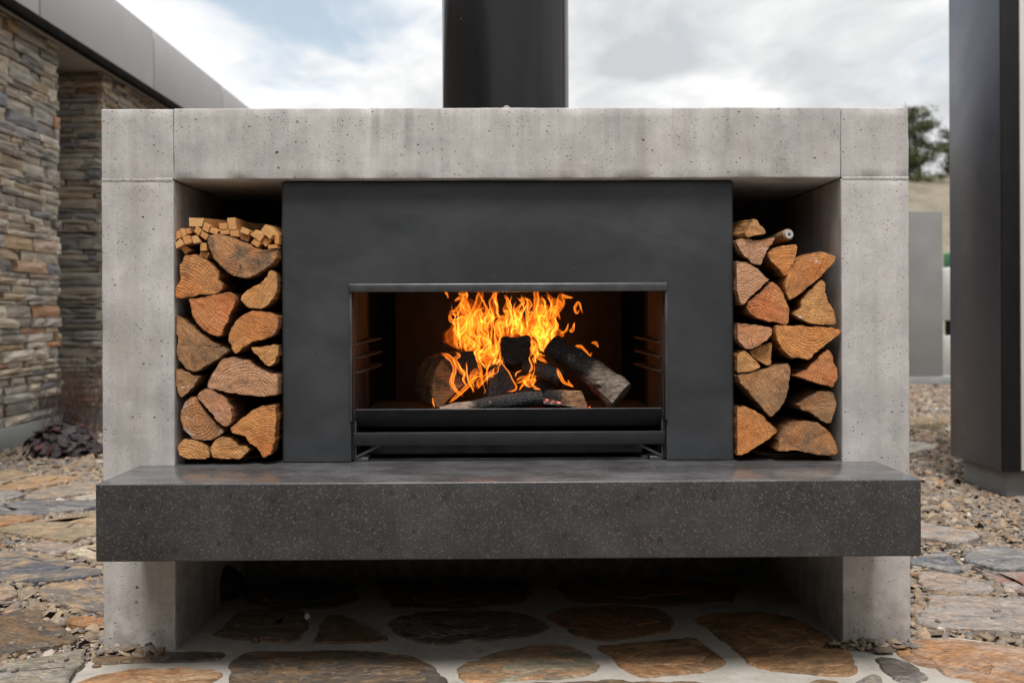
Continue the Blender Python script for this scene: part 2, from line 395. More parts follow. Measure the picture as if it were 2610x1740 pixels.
def f_wood_end(s):
    c = s.obj(); x, y, z = s.sep(c); oi = s.n('ShaderNodeObjectInfo'); rv = s.m('MULTIPLY', oi.outputs['Random'], 37.0)
    cs = s.v('ADD', c, s.comb(rv, rv, rv))
    r = s.v('LENGTH', s.comb(s.m('MULTIPLY', x, s.attr('ecc').outputs['Fac']), 0, z))
    warp = s.m('MULTIPLY', s.m('SUBTRACT', s.noise(cs, 14, 4, .55), .5), .022)
    rr = s.m('ADD', s.m('ADD', r, warp), s.m('MULTIPLY', s.noise(s.comb(s.m('MULTIPLY', r, 75), rv, 0), 1.0, 2, .6), .012))
    ph = s.m('MULTIPLY', rr, s.m('DIVIDE', 6.2832, s.attr('ring').outputs['Fac']))
    ring = s.m('POWER', s.m('ADD', s.m('MULTIPLY', s.m('SINE', ph), .5), .5), 2.2)
    ring = s.m('MULTIPLY', ring, s.rng(s.noise(cs, 85, 3, .7), .34, .58, .15, 1.0))
    ringamt = s.m('MULTIPLY', ring, s.rng(s.noise(cs, 11, 4), .36, .66, .05, 1.0))
    tint = oi.outputs['Color']
    heart = s.rng(s.m('ADD', r, s.m('MULTIPLY', s.m('SUBTRACT', s.noise(cs, 9, 3), .5), .04)), .03, .085, 1, 0)
    col = s.mix(s.m('MULTIPLY', heart, s.attr('heart').outputs['Fac']), tint, s.mix(1.0, tint, (.95, .66, .55), 'MULTIPLY'))
    # sapwood lighter and yellower in patches
    col = s.mix(s.rng(s.noise(cs, 6, 4, .6), .45, .75, 0, .6), col, s.mix(1.0, tint, (1.18, 1.18, 1.1), 'MULTIPLY'))
    col = s.mix(s.m('MULTIPLY', ringamt, s.attr('ringk').outputs['Fac']), col, s.mix(1.0, tint, (.42, .36, .33), 'MULTIPLY'))
    # chainsaw drag marks across the face
    ang = s.m('MULTIPLY', s.m('SUBTRACT', oi.outputs['Random'], .5), 2.4)
    ca, sa = s.m('COSINE', ang), s.m('SINE', ang)
    xr = s.m('SUBTRACT', s.m('MULTIPLY', x, ca), s.m('MULTIPLY', z, sa)); zr = s.m('ADD', s.m('MULTIPLY', x, sa), s.m('MULTIPLY', z, ca))
    saw = s.noise(s.comb(s.m('MULTIPLY', xr, 22), rv, s.m('MULTIPLY', zr, 330)), 1.0, 4, .6)
    col = s.mix(s.rng(saw, .38, .70, 0, .68), col, s.mix(1.0, tint, (.48, .44, .42), 'MULTIPLY'))
    spk = s.noise(cs, 420, 2, .7)
    col = s.mix(s.rng(spk, .50, .75, 0, .65), col, s.mix(1.0, tint, (1.5, 1.55, 1.6), 'MULTIPLY'))
    col = s.mix(s.rng(spk, .25, .46, .7, 0), col, s.mix(1.0, tint, (.35, .3, .3), 'MULTIPLY'))
    ray = s.noise(s.comb(s.m('MULTIPLY', s.m('ARCTAN2', z, x), 26), rv, s.m('MULTIPLY', r, 14)), 1.0, 4, .7)
    col = s.mix(s.rng(ray, .50, .74, 0, .60), col, s.mix(1.0, tint, (.42, .37, .35), 'MULTIPLY'))
    col = s.mix(s.rng(ray, .28, .46, .45, 0), col, s.mix(1.0, tint, (1.35, 1.4, 1.4), 'MULTIPLY'))
    blot = s.noise(cs, 26, 6, .74)
    col = s.mix(s.rng(blot, .48, .70, 0, .78), col, s.mix(1.0, tint, (.34, .31, .31), 'MULTIPLY'))
    col = s.mix(s.rng(s.noise(cs, 13, 4, .6), .54, .70, 0, .55), col, s.mix(1.0, tint, (1.12, .86, .62), 'MULTIPLY'))
    # weathering
    st = s.attr('stain').outputs['Fac']
    sn = s.noise(cs, 17, 6, .68)
    col = s.mix(s.m('MULTIPLY', s.rng(sn, .44, .68), st), col, s.ramp(s.noise(cs, 50, 3), [(.3, (.040, .034, .028)), (.7, (.15, .12, .09))]))
    rim = s.n('ShaderNodeAttribute', attribute_type='GEOMETRY', attribute_name='rim').outputs['Fac']
    rimf = s.rng(s.m('ADD', rim, s.m('MULTIPLY', s.m('SUBTRACT', s.noise(cs, 45, 4, .7), .5), 1.3)), .35, 1.0, 0, .85)
    col = s.mix(rimf, col, s.mix(1.0, tint, (.30, .27, .26), 'MULTIPLY'))
    wh = s.attr('white').outputs['Fac']
    col = s.mix(s.m('MULTIPLY', s.rng(s.noise(s.scale(cs, (1, 1, 1.6)), 15, 5, .65), .57, .66), wh), col, (.62, .53, .46))
    # radial drying checks
    th = s.m('ARCTAN2', z, x)
    chk = s.noise(s.comb(s.m('MULTIPLY', th, 5.0), rv, s.m('MULTIPLY', r, 9)), 1.0, 2, .4)
    crack = s.m('MULTIPLY', s.rng(s.m('ABSOLUTE', s.m('SUBTRACT', chk, .5)), .0, .006, 1, 0), s.rng(s.noise(cs, 13, 2), .56, .64))
    col = s.mix(s.m('MULTIPLY', crack, .85), col, (.02, .014, .01))
    h = s.m('ADD', s.m('ADD', s.m('MULTIPLY', saw, .8), s.m('MULTIPLY', spk, .55)), s.m('SUBTRACT', s.m('MULTIPLY', ring, -.5), s.m('MULTIPLY', crack, 2.0)))
    return {'Base Color': col, 'Roughness': .82, 'Normal': s.bump(h, .8, .0024), 'Specular IOR Level': .25}
M_wend = mat('log_end_grain', f_wood_end)
def f_wood_side(s):
    c = s.obj(); oi = s.n('ShaderNodeObjectInfo'); rv = s.m('MULTIPLY', oi.outputs['Random'], 19.0)
    cs = s.v('ADD', c, s.comb(rv, rv, rv))
    g = s.noise(s.scale(cs, (130, 9, 130)), 1.0, 4, .6); b = s.noise(s.scale(cs, (40, 16, 40)), 1, 5, .65)
    col = s.mix(s.rng(g, .35, .7), s.mix(1.0, oi.outputs['Color'], (.62, .58, .52), 'MULTIPLY'), s.mix(1.0, oi.outputs['Color'], (.26, .23, .22), 'MULTIPLY'))
    col = s.mix(s.rng(b, .50, .62, 0, .7), col, (.085, .062, .045))
    return {'Base Color': col, 'Roughness': .9, 'Normal': s.bump(s.m('ADD', g, b), .8, .004), 'Specular IOR Level': .2}
M_wside = mat('log_split_side', f_wood_side)
def f_kind(s):
    c = s.obj(); oi = s.n('ShaderNodeObjectInfo'); rv = s.m('MULTIPLY', oi.outputs['Random'], 23.0)
    cs = s.v('ADD', c, s.comb(rv, rv, rv))
    tone = s.ramp(oi.outputs['Random'], [(0, (.46, .205, .065)), (.4, (.53, .265, .095)), (.75, (.47, .23, .08)), (1, (.58, .34, .145))])
    g = s.noise(s.scale(cs, (190, 12, 190)), 1.0, 4, .6)
    sw = s.noise(s.scale(cs, (60, 60, 300)), 1.0, 3, .6)
    col = s.mix(s.rng(g, .48, .75, 0, .55), tone, s.mix(1.0, tone, (.55, .45, .38), 'MULTIPLY'))
    col = s.mix(s.rng(sw, .5, .75, 0, .4), col, s.mix(1.0, tone, (.6, .52, .45), 'MULTIPLY'))
    return {'Base Color': col, 'Roughness': .75, 'Normal': s.bump(s.m('ADD', g, sw), .5, .001), 'Specular IOR Level': .25}
M_kind = mat('kindling_pine', f_kind)
def f_char(s):
    c = s.obj(); oi = s.n('ShaderNodeObjectInfo'); rv = s.m('MULTIPLY', oi.outputs['Random'], 29.0)
    cs = s.v('ADD', c, s.comb(rv, rv, rv)); x, y, z = s.sep(c)
    dv, _ = s.vor(s.scale(cs, (1, 1, 1.3)), 75, 'DISTANCE_TO_EDGE'); crackl = s.rng(dv, .0, .09, 1, 0)
    n = s.noise(cs, 26, 5, .65); fib = s.noise(s.scale(cs, (40, 120, 240)), 1.0, 4, .6)
    wood = s.mix(s.rng(fib, .35, .7), oi.outputs['Color'], s.mix(1.0, oi.outputs['Color'], (.4, .33, .28), 'MULTIPLY'))
    wood = s.mix(s.rng(n, .46, .66, 0, .85), wood, (.03, .022, .017))
    wood = s.mix(s.rng(s.noise(s.scale(cs, (30, 30, 90)), 1.0, 5, .75), .5, .68, 0, .8), wood, (.022, .017, .014))
    ax = s.attr('axis').outputs['Vector']
    t = s.m('ADD', s.v('DOT_PRODUCT', c, ax), s.m('MULTIPLY', s.m('SUBTRACT', n, .5), .05))
    burn = s.rng(s.m('SUBTRACT', t, s.attr('burn').outputs['Fac']), -.012, .02)
    char = s.ramp(n, [(.3, (.006, .006, .006)), (.62, (.016, .015, .015)), (.8, (.04, .038, .037))])
    ash = s.m('MULTIPLY', s.rng(s.noise(cs, 21, 4, .6), .58, .68), s.attr('ash').outputs['Fac'])
    char = s.mix(ash, char, s.mix(crackl, (.30, .28, .27), (.03, .028, .028)))
    return {'Base Color': s.mix(burn, wood, char), 'Roughness': .8,
            'Normal': s.bump(s.m('ADD', s.m('MULTIPLY', fib, .6), s.m('MULTIPLY', crackl, s.m('MULTIPLY', burn, -.8))), 1.0, .005)}
M_char = mat('charred_log', f_char)
def f_ember(s):
    c = s.pos(); n = s.noise(c, 55, 5, .7); n2 = s.noise(c, 20, 3)
    hot = s.m('MULTIPLY', s.rng(n, .50, .66), s.rng(n2, .42, .6))
    return {'Base Color': s.ramp(n, [(.35, (.012, .011, .011)), (.55, (.05, .045, .042)), (.7, (.28, .26, .25))]), 'Roughness': .9,
            'Emission Color': s.ramp(hot, [(0, (.6, .02, .0)), (.6, (1, .10, .01)), (1, (1, .32, .04))]), 'Emission Strength': s.m('MULTIPLY', hot, 3.0),
            'Normal': s.bump(n, .7, .006)}
M_ember = mat('ember_bed', f_ember)

def flame_mat():
    mt = bpy.data.materials.new('flame'); mt.use_nodes = True; t = mt.node_tree; t.nodes.clear(); s = NT(t)
    out = s.n('ShaderNodeOutputMaterial'); em = s.n('ShaderNodeEmission'); tr = s.n('ShaderNodeBsdfTransparent'); ad = s.n('ShaderNodeAddShader')
    a = s.n('ShaderNodeAttribute', attribute_type='GEOMETRY', attribute_name='glow').outputs['Fac']
    s.put(em.inputs['Color'], s.ramp(a, [(0, (.9, .10, .004)), (.35, (1, .20, .012)), (.65, (1, .295, .026)), (1, (1, .47, .08))]))
    s.put(em.inputs['Strength'], s.m('MULTIPLY', a, 1.5))
    t.links.new(em.outputs[0], ad.inputs[0]); t.links.new(tr.outputs[0], ad.inputs[1]); t.links.new(ad.outputs[0], out.inputs[0])
    return mt
M_flame = flame_mat()

def f_flag(s):
    c = s.obj(); oi = s.n('ShaderNodeObjectInfo'); rv = s.m('MULTIPLY', oi.outputs['Random'], 31.0)
    ang = s.m('MULTIPLY', s.m('SUBTRACT', oi.outputs['Random'], .5), 1.0)
    x, y, z = s.sep(c); ca, sa = s.m('COSINE', ang), s.m('SINE', ang)
    xr = s.m('SUBTRACT', s.m('MULTIPLY', x, ca), s.m('MULTIPLY', y, sa)); yr = s.m('ADD', s.m('MULTIPLY', x, sa), s.m('MULTIPLY', y, ca))
    cs = s.comb(s.m('ADD', xr, rv), s.m('ADD', yr, rv), s.m('ADD', z, rv))
    st = s.noise(s.scale(cs, (5, 11, 9)), 1.0, 8, .66, .9); big = s.noise(s.scale(cs, (5, 9, 5)), 1.0, 5, .6, .5); fine = s.noise(s.scale(cs, (70, 150, 90)), 1.0, 4, .65)
    c1 = oi.outputs['Color']; c2 = s.attr('c2').outputs['Color']
    col = s.mix(s.rng(st, .40, .62, 0, .85), c1, c2)
    col = s.mix(s.rng(big, .55, .66, 0, .75), col, s.mix(1.0, c1, (.62, .64, .70), 'MULTIPLY'))
    vein = s.rng(s.m('ABSOLUTE', s.m('SUBTRACT', s.noise(s.scale(cs, (6, 16, 9)), 1.0, 4, .5, 1.2), .5)), 0, .012, 1, 0)
    col = s.mix(s.m('MULTIPLY', vein, .5), col, (.40, .29, .19))
    k = s.rng(fine, .25, .75, .50, 1.45, False)
    col = s.mix(1.0, col, s.comb(k, k, k), 'MULTIPLY')
    k2 = s.rng(s.noise(s.scale(cs, (16, 30, 20)), 1.0, 6, .7, .6), .34, .66, .45, 1.4, False)
    col = s.mix(.8, col, s.mix(1.0, col, s.comb(k2, k2, k2), 'MULTIPLY'))
    layer = s.m('FLOOR', s.m('MULTIPLY', big, 14)); layer = s.m('MULTIPLY', layer, .3)
    h = s.m('ADD', s.m('ADD', s.m('MULTIPLY', st, 1.2), s.m('MULTIPLY', fine, .35)), layer)
    return {'Base Color': col, 'Roughness': s.rng(st, .35, .65, .58, .80, False), 'Normal': s.bump(h, .9, .010), 'Specular IOR Level': .4}
M_flag = mat('slate_flagstone', f_flag)
def f_mortar(s):
    c = s.pos(); n = s.noise(c, 7, 6, .65); f = s.noise(c, 260, 3, .7); m2 = s.noise(c, 34, 5, .65)
    col = s.ramp(n, [(.3, (.26, .235, .20)), (.55, (.345, .318, .283)), (.75, (.42, .392, .355))])
    col = s.mix(s.rng(m2, .52, .75, 0, .45), col, (.20, .172, .142))
    col = s.mix(s.rng(f, .55, .75, 0, .5), col, (.22, .20, .18))
    return {'Base Color': col, 'Roughness': .92, 'Normal': s.bump(s.m('ADD', s.m('MULTIPLY', f, .4), s.m('MULTIPLY', m2, 1.2)), .7, .004), 'Specular IOR Level': .2}
M_mortar = mat('mortar', f_mortar)
PEB = [(0, (.12, .085, .060)), (.18, (.24, .175, .115)), (.36, (.17, .15, .135)), (.5, (.32, .235, .15)), (.64, (.13, .13, .135)), (.76, (.20, .135, .085)), (.88, (.31, .27, .225)), (.955, (.28, .15, .07)), (1, (.50, .46, .41))]
def f_gravel(s):
    g = s.n('ShaderNodeNewGeometry'); c = g.outputs['Position']
    col = s.ramp(g.outputs['Random Per Island'], PEB)
    n = s.noise(s.scale(c, (1, 1, 2)), 120, 4, .65); k = s.rng(n, .25, .75, .6, 1.3, False)
    return {'Base Color': s.mix(1.0, col, s.comb(k, k, k), 'MULTIPLY'), 'Roughness': .8, 'Normal': s.bump(n, .6, .002), 'Specular IOR Level': .3}
M_gravel = mat('slate_chip_gravel', f_gravel)
def f_ground(s):
    c = s.pos(); dv, k = s.vor(s.scale(c, (1, 1, .2)), 55); col = s.ramp(s.sep(k)[0], PEB)
    kk = s.rng(dv, .1, .75, 1.05, .35)
    return {'Base Color': s.mix(1.0, col, s.comb(kk, kk, kk), 'MULTIPLY'), 'Roughness': .9, 'Normal': s.bump(dv, .8, -.01)}
M_ground = mat('gravel_ground', f_ground)

STN = [(0, (.41, .375, .325)), (.14, (.23, .235, .245)), (.28, (.52, .445, .34)), (.42, (.40, .37, .325)), (.56, (.60, .525, .415)), (.68, (.23, .21, .19)), (.80, (.48, .36, .23)), (.90, (.42, .40, .38)), (.965, (.42, .22, .11)), (1, (.62, .58, .52))]
def f_wallstone(s):
    oi = s.n('ShaderNodeObjectInfo'); g = s.n('ShaderNodeNewGeometry'); c = g.outputs['Position']
    rr = s.m('FRACT', s.m('ADD', oi.outputs['Random'], g.outputs['Random Per Island']))
    col = s.ramp(rr, STN); n = s.noise(s.scale(c, (6, 6, 22)), 1.0, 6, .65, .4); n2 = s.noise(c, 16, 5, .65)
    k = s.rng(n, .3, .7, .62, 1.32, False)
    col = s.mix(1.0, col, s.comb(k, k, k), 'MULTIPLY')
    col = s.mix(s.rng(n2, .55, .72, 0, .5), col, (.30, .215, .13))
    return {'Base Color': col, 'Roughness': .88, 'Normal': s.bump(s.m('ADD', n, n2), .8, .010), 'Specular IOR Level': .25}
M_wstone = mat('ledge_stone', f_wallstone)
M_wing = plain('unseen_dark_wall', (.07, .064, .058), .9, 0, .4, 9, .01, 14)  # kept dark for the unseen walls that hold back sky light
M_wjoint = plain('dry_joint', (.035, .031, .027), .95, 0, .3, 20)
M_fascia = plain('grey_fascia_metal', (.44, .43, .435), .5, .0, .04, 2)
M_soffit = plain('soffit_board', (.36, .34, .315), .7, 0, .05, 3)
M_dark = plain('matt_black', (.008, .008, .007), .9, 0, .2, 6, spec=.1)
M_plinth = plain('grey_render', (.22, .225, .225), .8, 0, .10, 5, .001, 90)
M_post = plain('charcoal_metal_cladding', (.10, .106, .132), .30, .75, .05, 3)
M_trim = plain('black_metal_trim', (.010, .0095, .0095), .5, .0, .2, 8, spec=.25)
M_cream = plain('pale_cladding', (.58, .545, .52), .6, 0, .05, 4)
M_gwall = plain('grey_rendered_wall', (.185, .183, .178), .85, 0, .10, 3, .001, 60)
M_white = plain('white_paint', (.72, .72, .70), .5, 0, .05, 5)
M_green = plain('green_paint', (.03, .20, .08), .5, 0, .1, 5)
M_alu = plain('handle_tip_metal', (.50, .48, .47), .35, .6, .15, 30)
M_handle = plain('handle_wood', (.26, .155, .085), .55, 0, .3, 40)
M_ply = plain('layered_board', (.16, .105, .05), .6, 0, .3, 40)
M_ply2 = plain('dark_board_layer', (.035, .028, .020), .6, 0, .3, 40)
M_rock = plain('black_lump', (.006, .006, .006), .7, 0, .3, 12, .004, 20)
M_bark = plain('tree_bark', (.085, .066, .052), .9, 0, .3, 6, .01, 12)
def f_needle(s):
    g = s.n('ShaderNodeNewGeometry')
    col = s.ramp(g.outputs['Random Per Island'], [(0, (.030, .045, .016)), (.5, (.060, .078, .028)), (1, (.11, .115, .05))])
    return {'Base Color': col, 'Roughness': .7, 'Specular IOR Level': .2}
M_needle = mat('pine_needles', f_needle)
def f_heuch(s):
    oi = s.n('ShaderNodeObjectInfo'); n = s.noise(s.obj(), 40, 4)
    col = s.ramp(oi.outputs['Random'], [(0, (.010, .006, .007)), (.45, (.020, .010, .012)), (.78, (.038, .022, .028)), (.9, (.07, .010, .010)), (1, (.02, .018, .013))])
    k = s.rng(n, .3, .7, .6, 1.4, False)
    return {'Base Color': s.mix(1.0, col, s.comb(k, k, k), 'MULTIPLY'), 'Roughness': .55, 'Normal': s.bump(n, .5, .004)}
M_heuch = mat('purple_leaf', f_heuch)
M_twig = plain('dry_twig', (.14, .085, .062), .9, 0, .3, 10)
M_weed = plain('bleached_weed', (.36, .31, .24), .9, 0, .2, 30)
M_leaf = plain('fallen_leaf', (.13, .075, .04), .8, 0, .3, 40, .001, 90)
def f_hill(s):
    c = s.pos(); n = s.noise(c, .5, 7, .65); n2 = s.noise(c, 3.2, 5, .7)
    col = s.ramp(n, [(.3, (.11, .095, .065)), (.5, (.20, .17, .125)), (.7, (.26, .225, .17))])
    col = s.mix(s.rng(n2, .5, .7, 0, .6), col, (.12, .115, .05))
    return {'Base Color': col, 'Roughness': .95, 'Normal': s.bump(n2, .6, .3)}
M_hill = mat('dry_grass_hillside', f_hill)

#@@SETTING
# ================================================================== ground
HILL0 = 24.0
def hill_h(x, y):
    t = np.clip((y-HILL0)/28, 0, 1); t = t*t*(3-2*t)
    return t*(7.8+.9*pnoise(np.stack([x*.05, y*.05, 0*x], -1))+.3*pnoise(np.stack([x*.2, y*.2, 0*x+4], -1)))
gx = np.array([-600, -150, -60, -30, -12, -4, 0, 4, 8, 12, 20, 30, 60, 150, 600.]); gy = np.array([-300, -60, -20, -8, -2, 4, 10, 18, HILL0, 60, 200, 600, 1500.])
V = [(x, y, -.012) for y in gy for x in gx]; n = len(gx)
F = [(j*n+i, j*n+i+1, (j+1)*n+i+1, (j+1)*n+i) for j in range(len(gy)-1) for i in range(n-1)]
ground = tag(mk('ground', V, F, M_ground, origin=(0, 0, 0)), kind='structure')
hx = np.linspace(-90, 110, 81); hy = np.concatenate([np.linspace(HILL0, 70, 36), [90, 130, 200]])
XX, YY = np.meshgrid(hx, hy); ZZ = hill_h(XX, YY)-.011
V = np.stack([XX.ravel(), YY.ravel(), ZZ.ravel()], 1); n = len(hx)
F = [(j*n+i, j*n+i+1, (j+1)*n+i+1, (j+1)*n+i) for j in range(len(hy)-1) for i in range(n-1)]
tag(mk('hillside', V, F, M_hill, origin=(0, 40, 0), smooth=True), kind='structure')

# ---- mortar bed the patio stones are set in
mort_px = cL([(380, 1680), (440, 1570), (560, 1425), (640, 1392), (690, 1345)])
mort = [tuple(G(*p)[:2]) for p in mort_px] + [(-.90, .02), (-.90, .69), (.93, .69), (.93, .02)]
mort += [tuple(G(*p)[:2]) for p in cR([(1500, 1292), (1600, 1275), (1900, 1262), (2352, 1330), (2600, 1380), (2700, 1700)])]
mort += [(1.9, -1.15), (1.9, -2.6), (-1.5, -2.6), (-1.0, -1.2)]
mp = resample(np.array(mort), .03); mp = mp+np.stack([pnoise(np.c_[mp*14, mp[:, 0]*0]), pnoise(np.c_[mp*14, mp[:, 0]*0+9])], 1)*.014
mp = smooth_loop(mp, 1)
if area2(mp) < 0: mp = mp[::-1]
n = len(mp); V = [(x, y, .0) for x, y in mp]+[(x, y, -.02) for x, y in mp]
F = [tuple(range(n))]+[(i, i+n, (i+1) % n+n, (i+1) % n) for i in range(n)]
paving = tag(mk('mortar_paving', V, F, M_mortar, origin=(0, 0, 0)), kind='structure')

# ---- flagstones traced on the ground plane
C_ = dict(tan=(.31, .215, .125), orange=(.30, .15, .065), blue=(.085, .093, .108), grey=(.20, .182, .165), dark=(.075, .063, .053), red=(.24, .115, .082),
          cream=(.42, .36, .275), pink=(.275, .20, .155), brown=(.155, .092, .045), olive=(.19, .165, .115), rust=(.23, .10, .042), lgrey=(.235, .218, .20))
flag_polys = []
def flag(px, c1, c2, where='g', top=None):
    if where == 'g':
        top = .017 if top is None else top; par = ground; thick = .032
    else:
        top = .0045 if top is None else top; par = paving; thick = .0085
    pts = np.array([G(u, v, top)[:2] for u, v in px])
    if area2(pts) < 0: pts = pts[::-1]
    sz = np.ptp(pts, axis=0).max()
    pts = resample(pts, max(.012, sz*.03)); sd = len(flag_polys)*5.3
    pts = smooth_loop(pts, 1)
    jt = .007 if where == 'g' else .014
    pts = pts+np.stack([pnoise(np.c_[pts*16, pts[:, 0]*0+sd]), pnoise(np.c_[pts*16, pts[:, 0]*0+sd+3])], 1)*jt
    pts = pts+np.stack([pnoise(np.c_[pts*55, pts[:, 0]*0+sd]), pnoise(np.c_[pts*55, pts[:, 0]*0+sd+3])], 1)*.011
    if where == 'm': pts = inset(pts, -.011)
    flag_polys.append((pts, where))
    n = len(pts); inn = inset(pts, .005); tz = top
    V = [(x, y, tz) for x, y in inn]+[(x, y, tz-.004) for x, y in pts]+[(x, y, tz-thick) for x, y in inset(pts, -.002)]
    F = [tuple(range(n))]+[(i, i+n, (i+1) % n+n, (i+1) % n) for i in range(n)]+[(n+i, i+2*n, (i+1) % n+2*n, n+(i+1) % n) for i in range(n)]
    o = mk('flagstone', V, F, M_flag, par)
    o.color = C_[c1]+(1,); o['c2'] = C_[c2]
    cen = pts.mean(0)
    for q_ in range(2 if sz > .22 else 1):
        f_ = rnd.uniform(.45, .80); k0 = rnd.randrange(n); off_ = (pts[k0]-cen)*rnd.uniform(.05, .45)*(1-f_)/.5
        lp = cen+off_+(pts-cen)*f_*np.array([rnd.uniform(.8, 1.0), rnd.uniform(.7, 1.0)])
        lp = lp+np.stack([pnoise(np.c_[lp*13, lp[:, 0]*0+sd+q_]), pnoise(np.c_[lp*13, lp[:, 0]*0+sd+q_+3])], 1)*sz*.14+np.stack([pnoise(np.c_[lp*50, lp[:, 0]*0+sd+q_]), pnoise(np.c_[lp*50, lp[:, 0]*0+sd+q_+3])], 1)*.012
        if not in_poly(lp[:, 0], lp[:, 1], inset(pts, .004)).all(): continue
        e_ = .0012+.0016*q_+rnd.uniform(0, .0012)
        V = [(x, y, tz+e_) for x, y in inset(lp, .003)]+[(x, y, tz-.001) for x, y in lp]
        F = [tuple(range(n))]+[(i, i+n, (i+1) % n+n, (i+1) % n) for i in range(n)]
        ly = mk('cleft_layer', V, F, M_flag, o); ly.color = o.color; ly['c2'] = C_[c2]
    return o
# left, in the gravel
flag(cL([(-120,140),(0,145),(60,140),(190,165),(225,180),(120,195),(60,225),(0,235),(-140,240)]), 'tan', 'olive')
flag(cL([(-60,268),(0,258),(100,225),(250,185),(400,180),(540,195),(470,215),(330,245),(200,265),(60,277),(-60,280)]), 'tan', 'orange')
flag(cL([(160,330),(200,295),(330,260),(480,235),(640,225),(760,235),(740,280),(640,290),(400,325),(300,335),(190,340)]), 'grey', 'tan')
flag(cL([(-80,290),(0,288),(80,280),(140,290),(150,310),(80,335),(0,345),(-80,350)]), 'grey', 'lgrey')
flag(cL([(480,330),(640,305),(730,305),(720,330),(640,338),(520,343)]), 'cream', 'lgrey')
flag(cL([(-160,370),(0,365),(150,352),(400,348),(640,348),(730,350),(730,380),(640,390),(480,410),(340,432),(180,438),(60,438),(0,435),(-160,430)]), 'grey', 'blue')
flag(cL([(-120,460),(0,452),(100,447),(250,457),(240,470),(130,490),(0,515),(-120,530)]), 'orange', 'tan')
flag(cL([(-30,540),(0,530),(110,505),(300,482),(420,462),(640,422),(760,400),(780,560),(640,575),(560,590),(450,612),(370,605),(250,585),(120,565),(0,552)]), 'tan', 'olive')
flag(cL([(170,655),(200,640),(290,615),(400,630),(530,645),(470,675),(400,690),(330,695),(250,680)]), 'pink', 'grey')
flag(cL([(435,685),(480,670),(640,640),(740,635),(740,745),(640,745),(540,715)]), 'cream', 'tan')
flag(cL([(-160,700),(0,690),(130,680),(330,705),(400,740),(480,770),(640,795),(685,815),(680,830),(500,860),(330,880),(180,880),(0,875),(-160,880)]), 'blue', 'tan')
flag(cL([(-120,905),(0,900),(60,895),(110,935),(125,965),(60,990),(0,1005),(-120,1020)]), 'pink', 'tan')
flag(cL([(245,930),(330,900),(480,885),(690,880),(800,890),(800,1110),(690,1100),(560,1060),(440,1040),(330,1010),(280,975)]), 'tan', 'blue')
flag(cL([(430,1140),(500,1115),(690,1125),(740,1130),(740,1170),(690,1165),(540,1180),(470,1165)]), 'orange', 'rust')
flag(cL([(-200,1130),(0,1110),(80,1085),(190,1060),(270,1090),(300,1140),(420,1180),(520,1260),(490,1285),(330,1310),(160,1330),(0,1380),(-200,1420)]), 'dark', 'brown')
flag(cL([(-200,1480),(0,1445),(180,1400),(390,1370),(480,1345),(580,1330),(560,1400),(500,1460),(440,1560),(400,1640),(300,1700),(-200,1720)]), 'olive', 'lgrey')
# patio, in mortar
flag(cL([(640,1390),(700,1368),(1000,1357),(1480,1362),(1450,1398),(1300,1408),(1000,1410),(760,1420),(650,1420)]), 'dark', 'brown', 'm')
flag(cL([(480,1580),(700,1510),(900,1480),(1200,1470),(1400,1480),(1470,1500),(1440,1530),(1330,1570),(1280,1640),(440,1660)]), 'orange', 'tan', 'm')
flag(cL([(1420,1240),(1500,1190),(1560,1130),(1640,1075),(1960,1070),(2010,1130),(2020,1190),(1990,1250),(1940,1280),(1700,1270),(1560,1255)]), 'brown', 'olive', 'm')
flag(cM([(-130,1285),(-90,1210),(-70,1120),(40,1120),(150,1170),(250,1220),(305,1265),(290,1280),(120,1285)]), 'brown', 'olive', 'm')
flag(cL([(1570,1410),(1620,1370),(2000,1355),(2352,1352)])+cM([(60,1355),(280,1365),(460,1390),(580,1430),(630,1460),(660,1520),(700,1575),(720,1650)])+cL([(1540,1660),(1560,1500)]), 'dark', 'brown', 'm')
flag(cM([(350,1170),(420,1130),(560,1100),(900,1085),(1150,1095),(1300,1130),(1395,1185),(1330,1225),(1100,1260),(800,1285),(640,1295),(560,1280),(450,1240)]), 'dark', 'olive', 'm')
flag(cM([(820,1450),(1000,1380),(1180,1340),(1400,1305),(1540,1320),(1640,1360),(1720,1440),(1700,1480),(1550,1515),(1200,1535),(860,1545),(830,1500)]), 'olive', 'orange', 'm')
flag(cM([(1400,1110),(1500,1070),(1900,1050),(2150,1080),(2220,1150),(2190,1205),(2000,1240),(1780,1275),(1640,1250),(1540,1190)]), 'brown', 'rust', 'm')
flag(cM([(1750,1320),(1960,1300),(2200,1280),(2352,1268)])+cR([(130,1270),(220,1320),(290,1380),(350,1440),(250,1465),(60,1490),(-150,1505)])+cM([(2000,1500),(1900,1440),(1830,1360)]), 'brown', 'orange', 'm')
flag(cR([(190,1135),(300,1105),(560,1095),(760,1120),(880,1170),(1000,1235),(1100,1300),(1220,1420),(1200,1480),(1160,1500),(900,1490),(700,1470),(580,1440),(480,1370),(350,1260),(250,1180)]), 'brown', 'orange', 'm')
flag(cR([(1250,1275),(1430,1275),(1400,1330),(1350,1340),(1290,1305)]), 'grey', 'blue', 'm')
flag(cR([(1380,1400),(1450,1395),(1560,1430),(1700,1520),(1660,1540),(1540,1550),(1460,1490)]), 'dark', 'grey', 'm')
flag(cR([(1240,1568),(1350,1505),(1420,1570),(1400,1640),(1240,1640)]), 'grey', 'olive', 'm')
flag(cR([(940,1560),(1010,1545),(1100,1550),(1100,1640),(940,1640)]), 'brown', 'olive', 'm')
flag(cR([(1525,1370),(1570,1305),(1640,1280),(1900,1275),(2352,1340),(2500,1365),(2520,1660),(2200,1600),(2050,1540),(1820,1490),(1800,1455),(1700,1450),(1650,1430),(1580,1400)]), 'orange', 'pink', 'm')
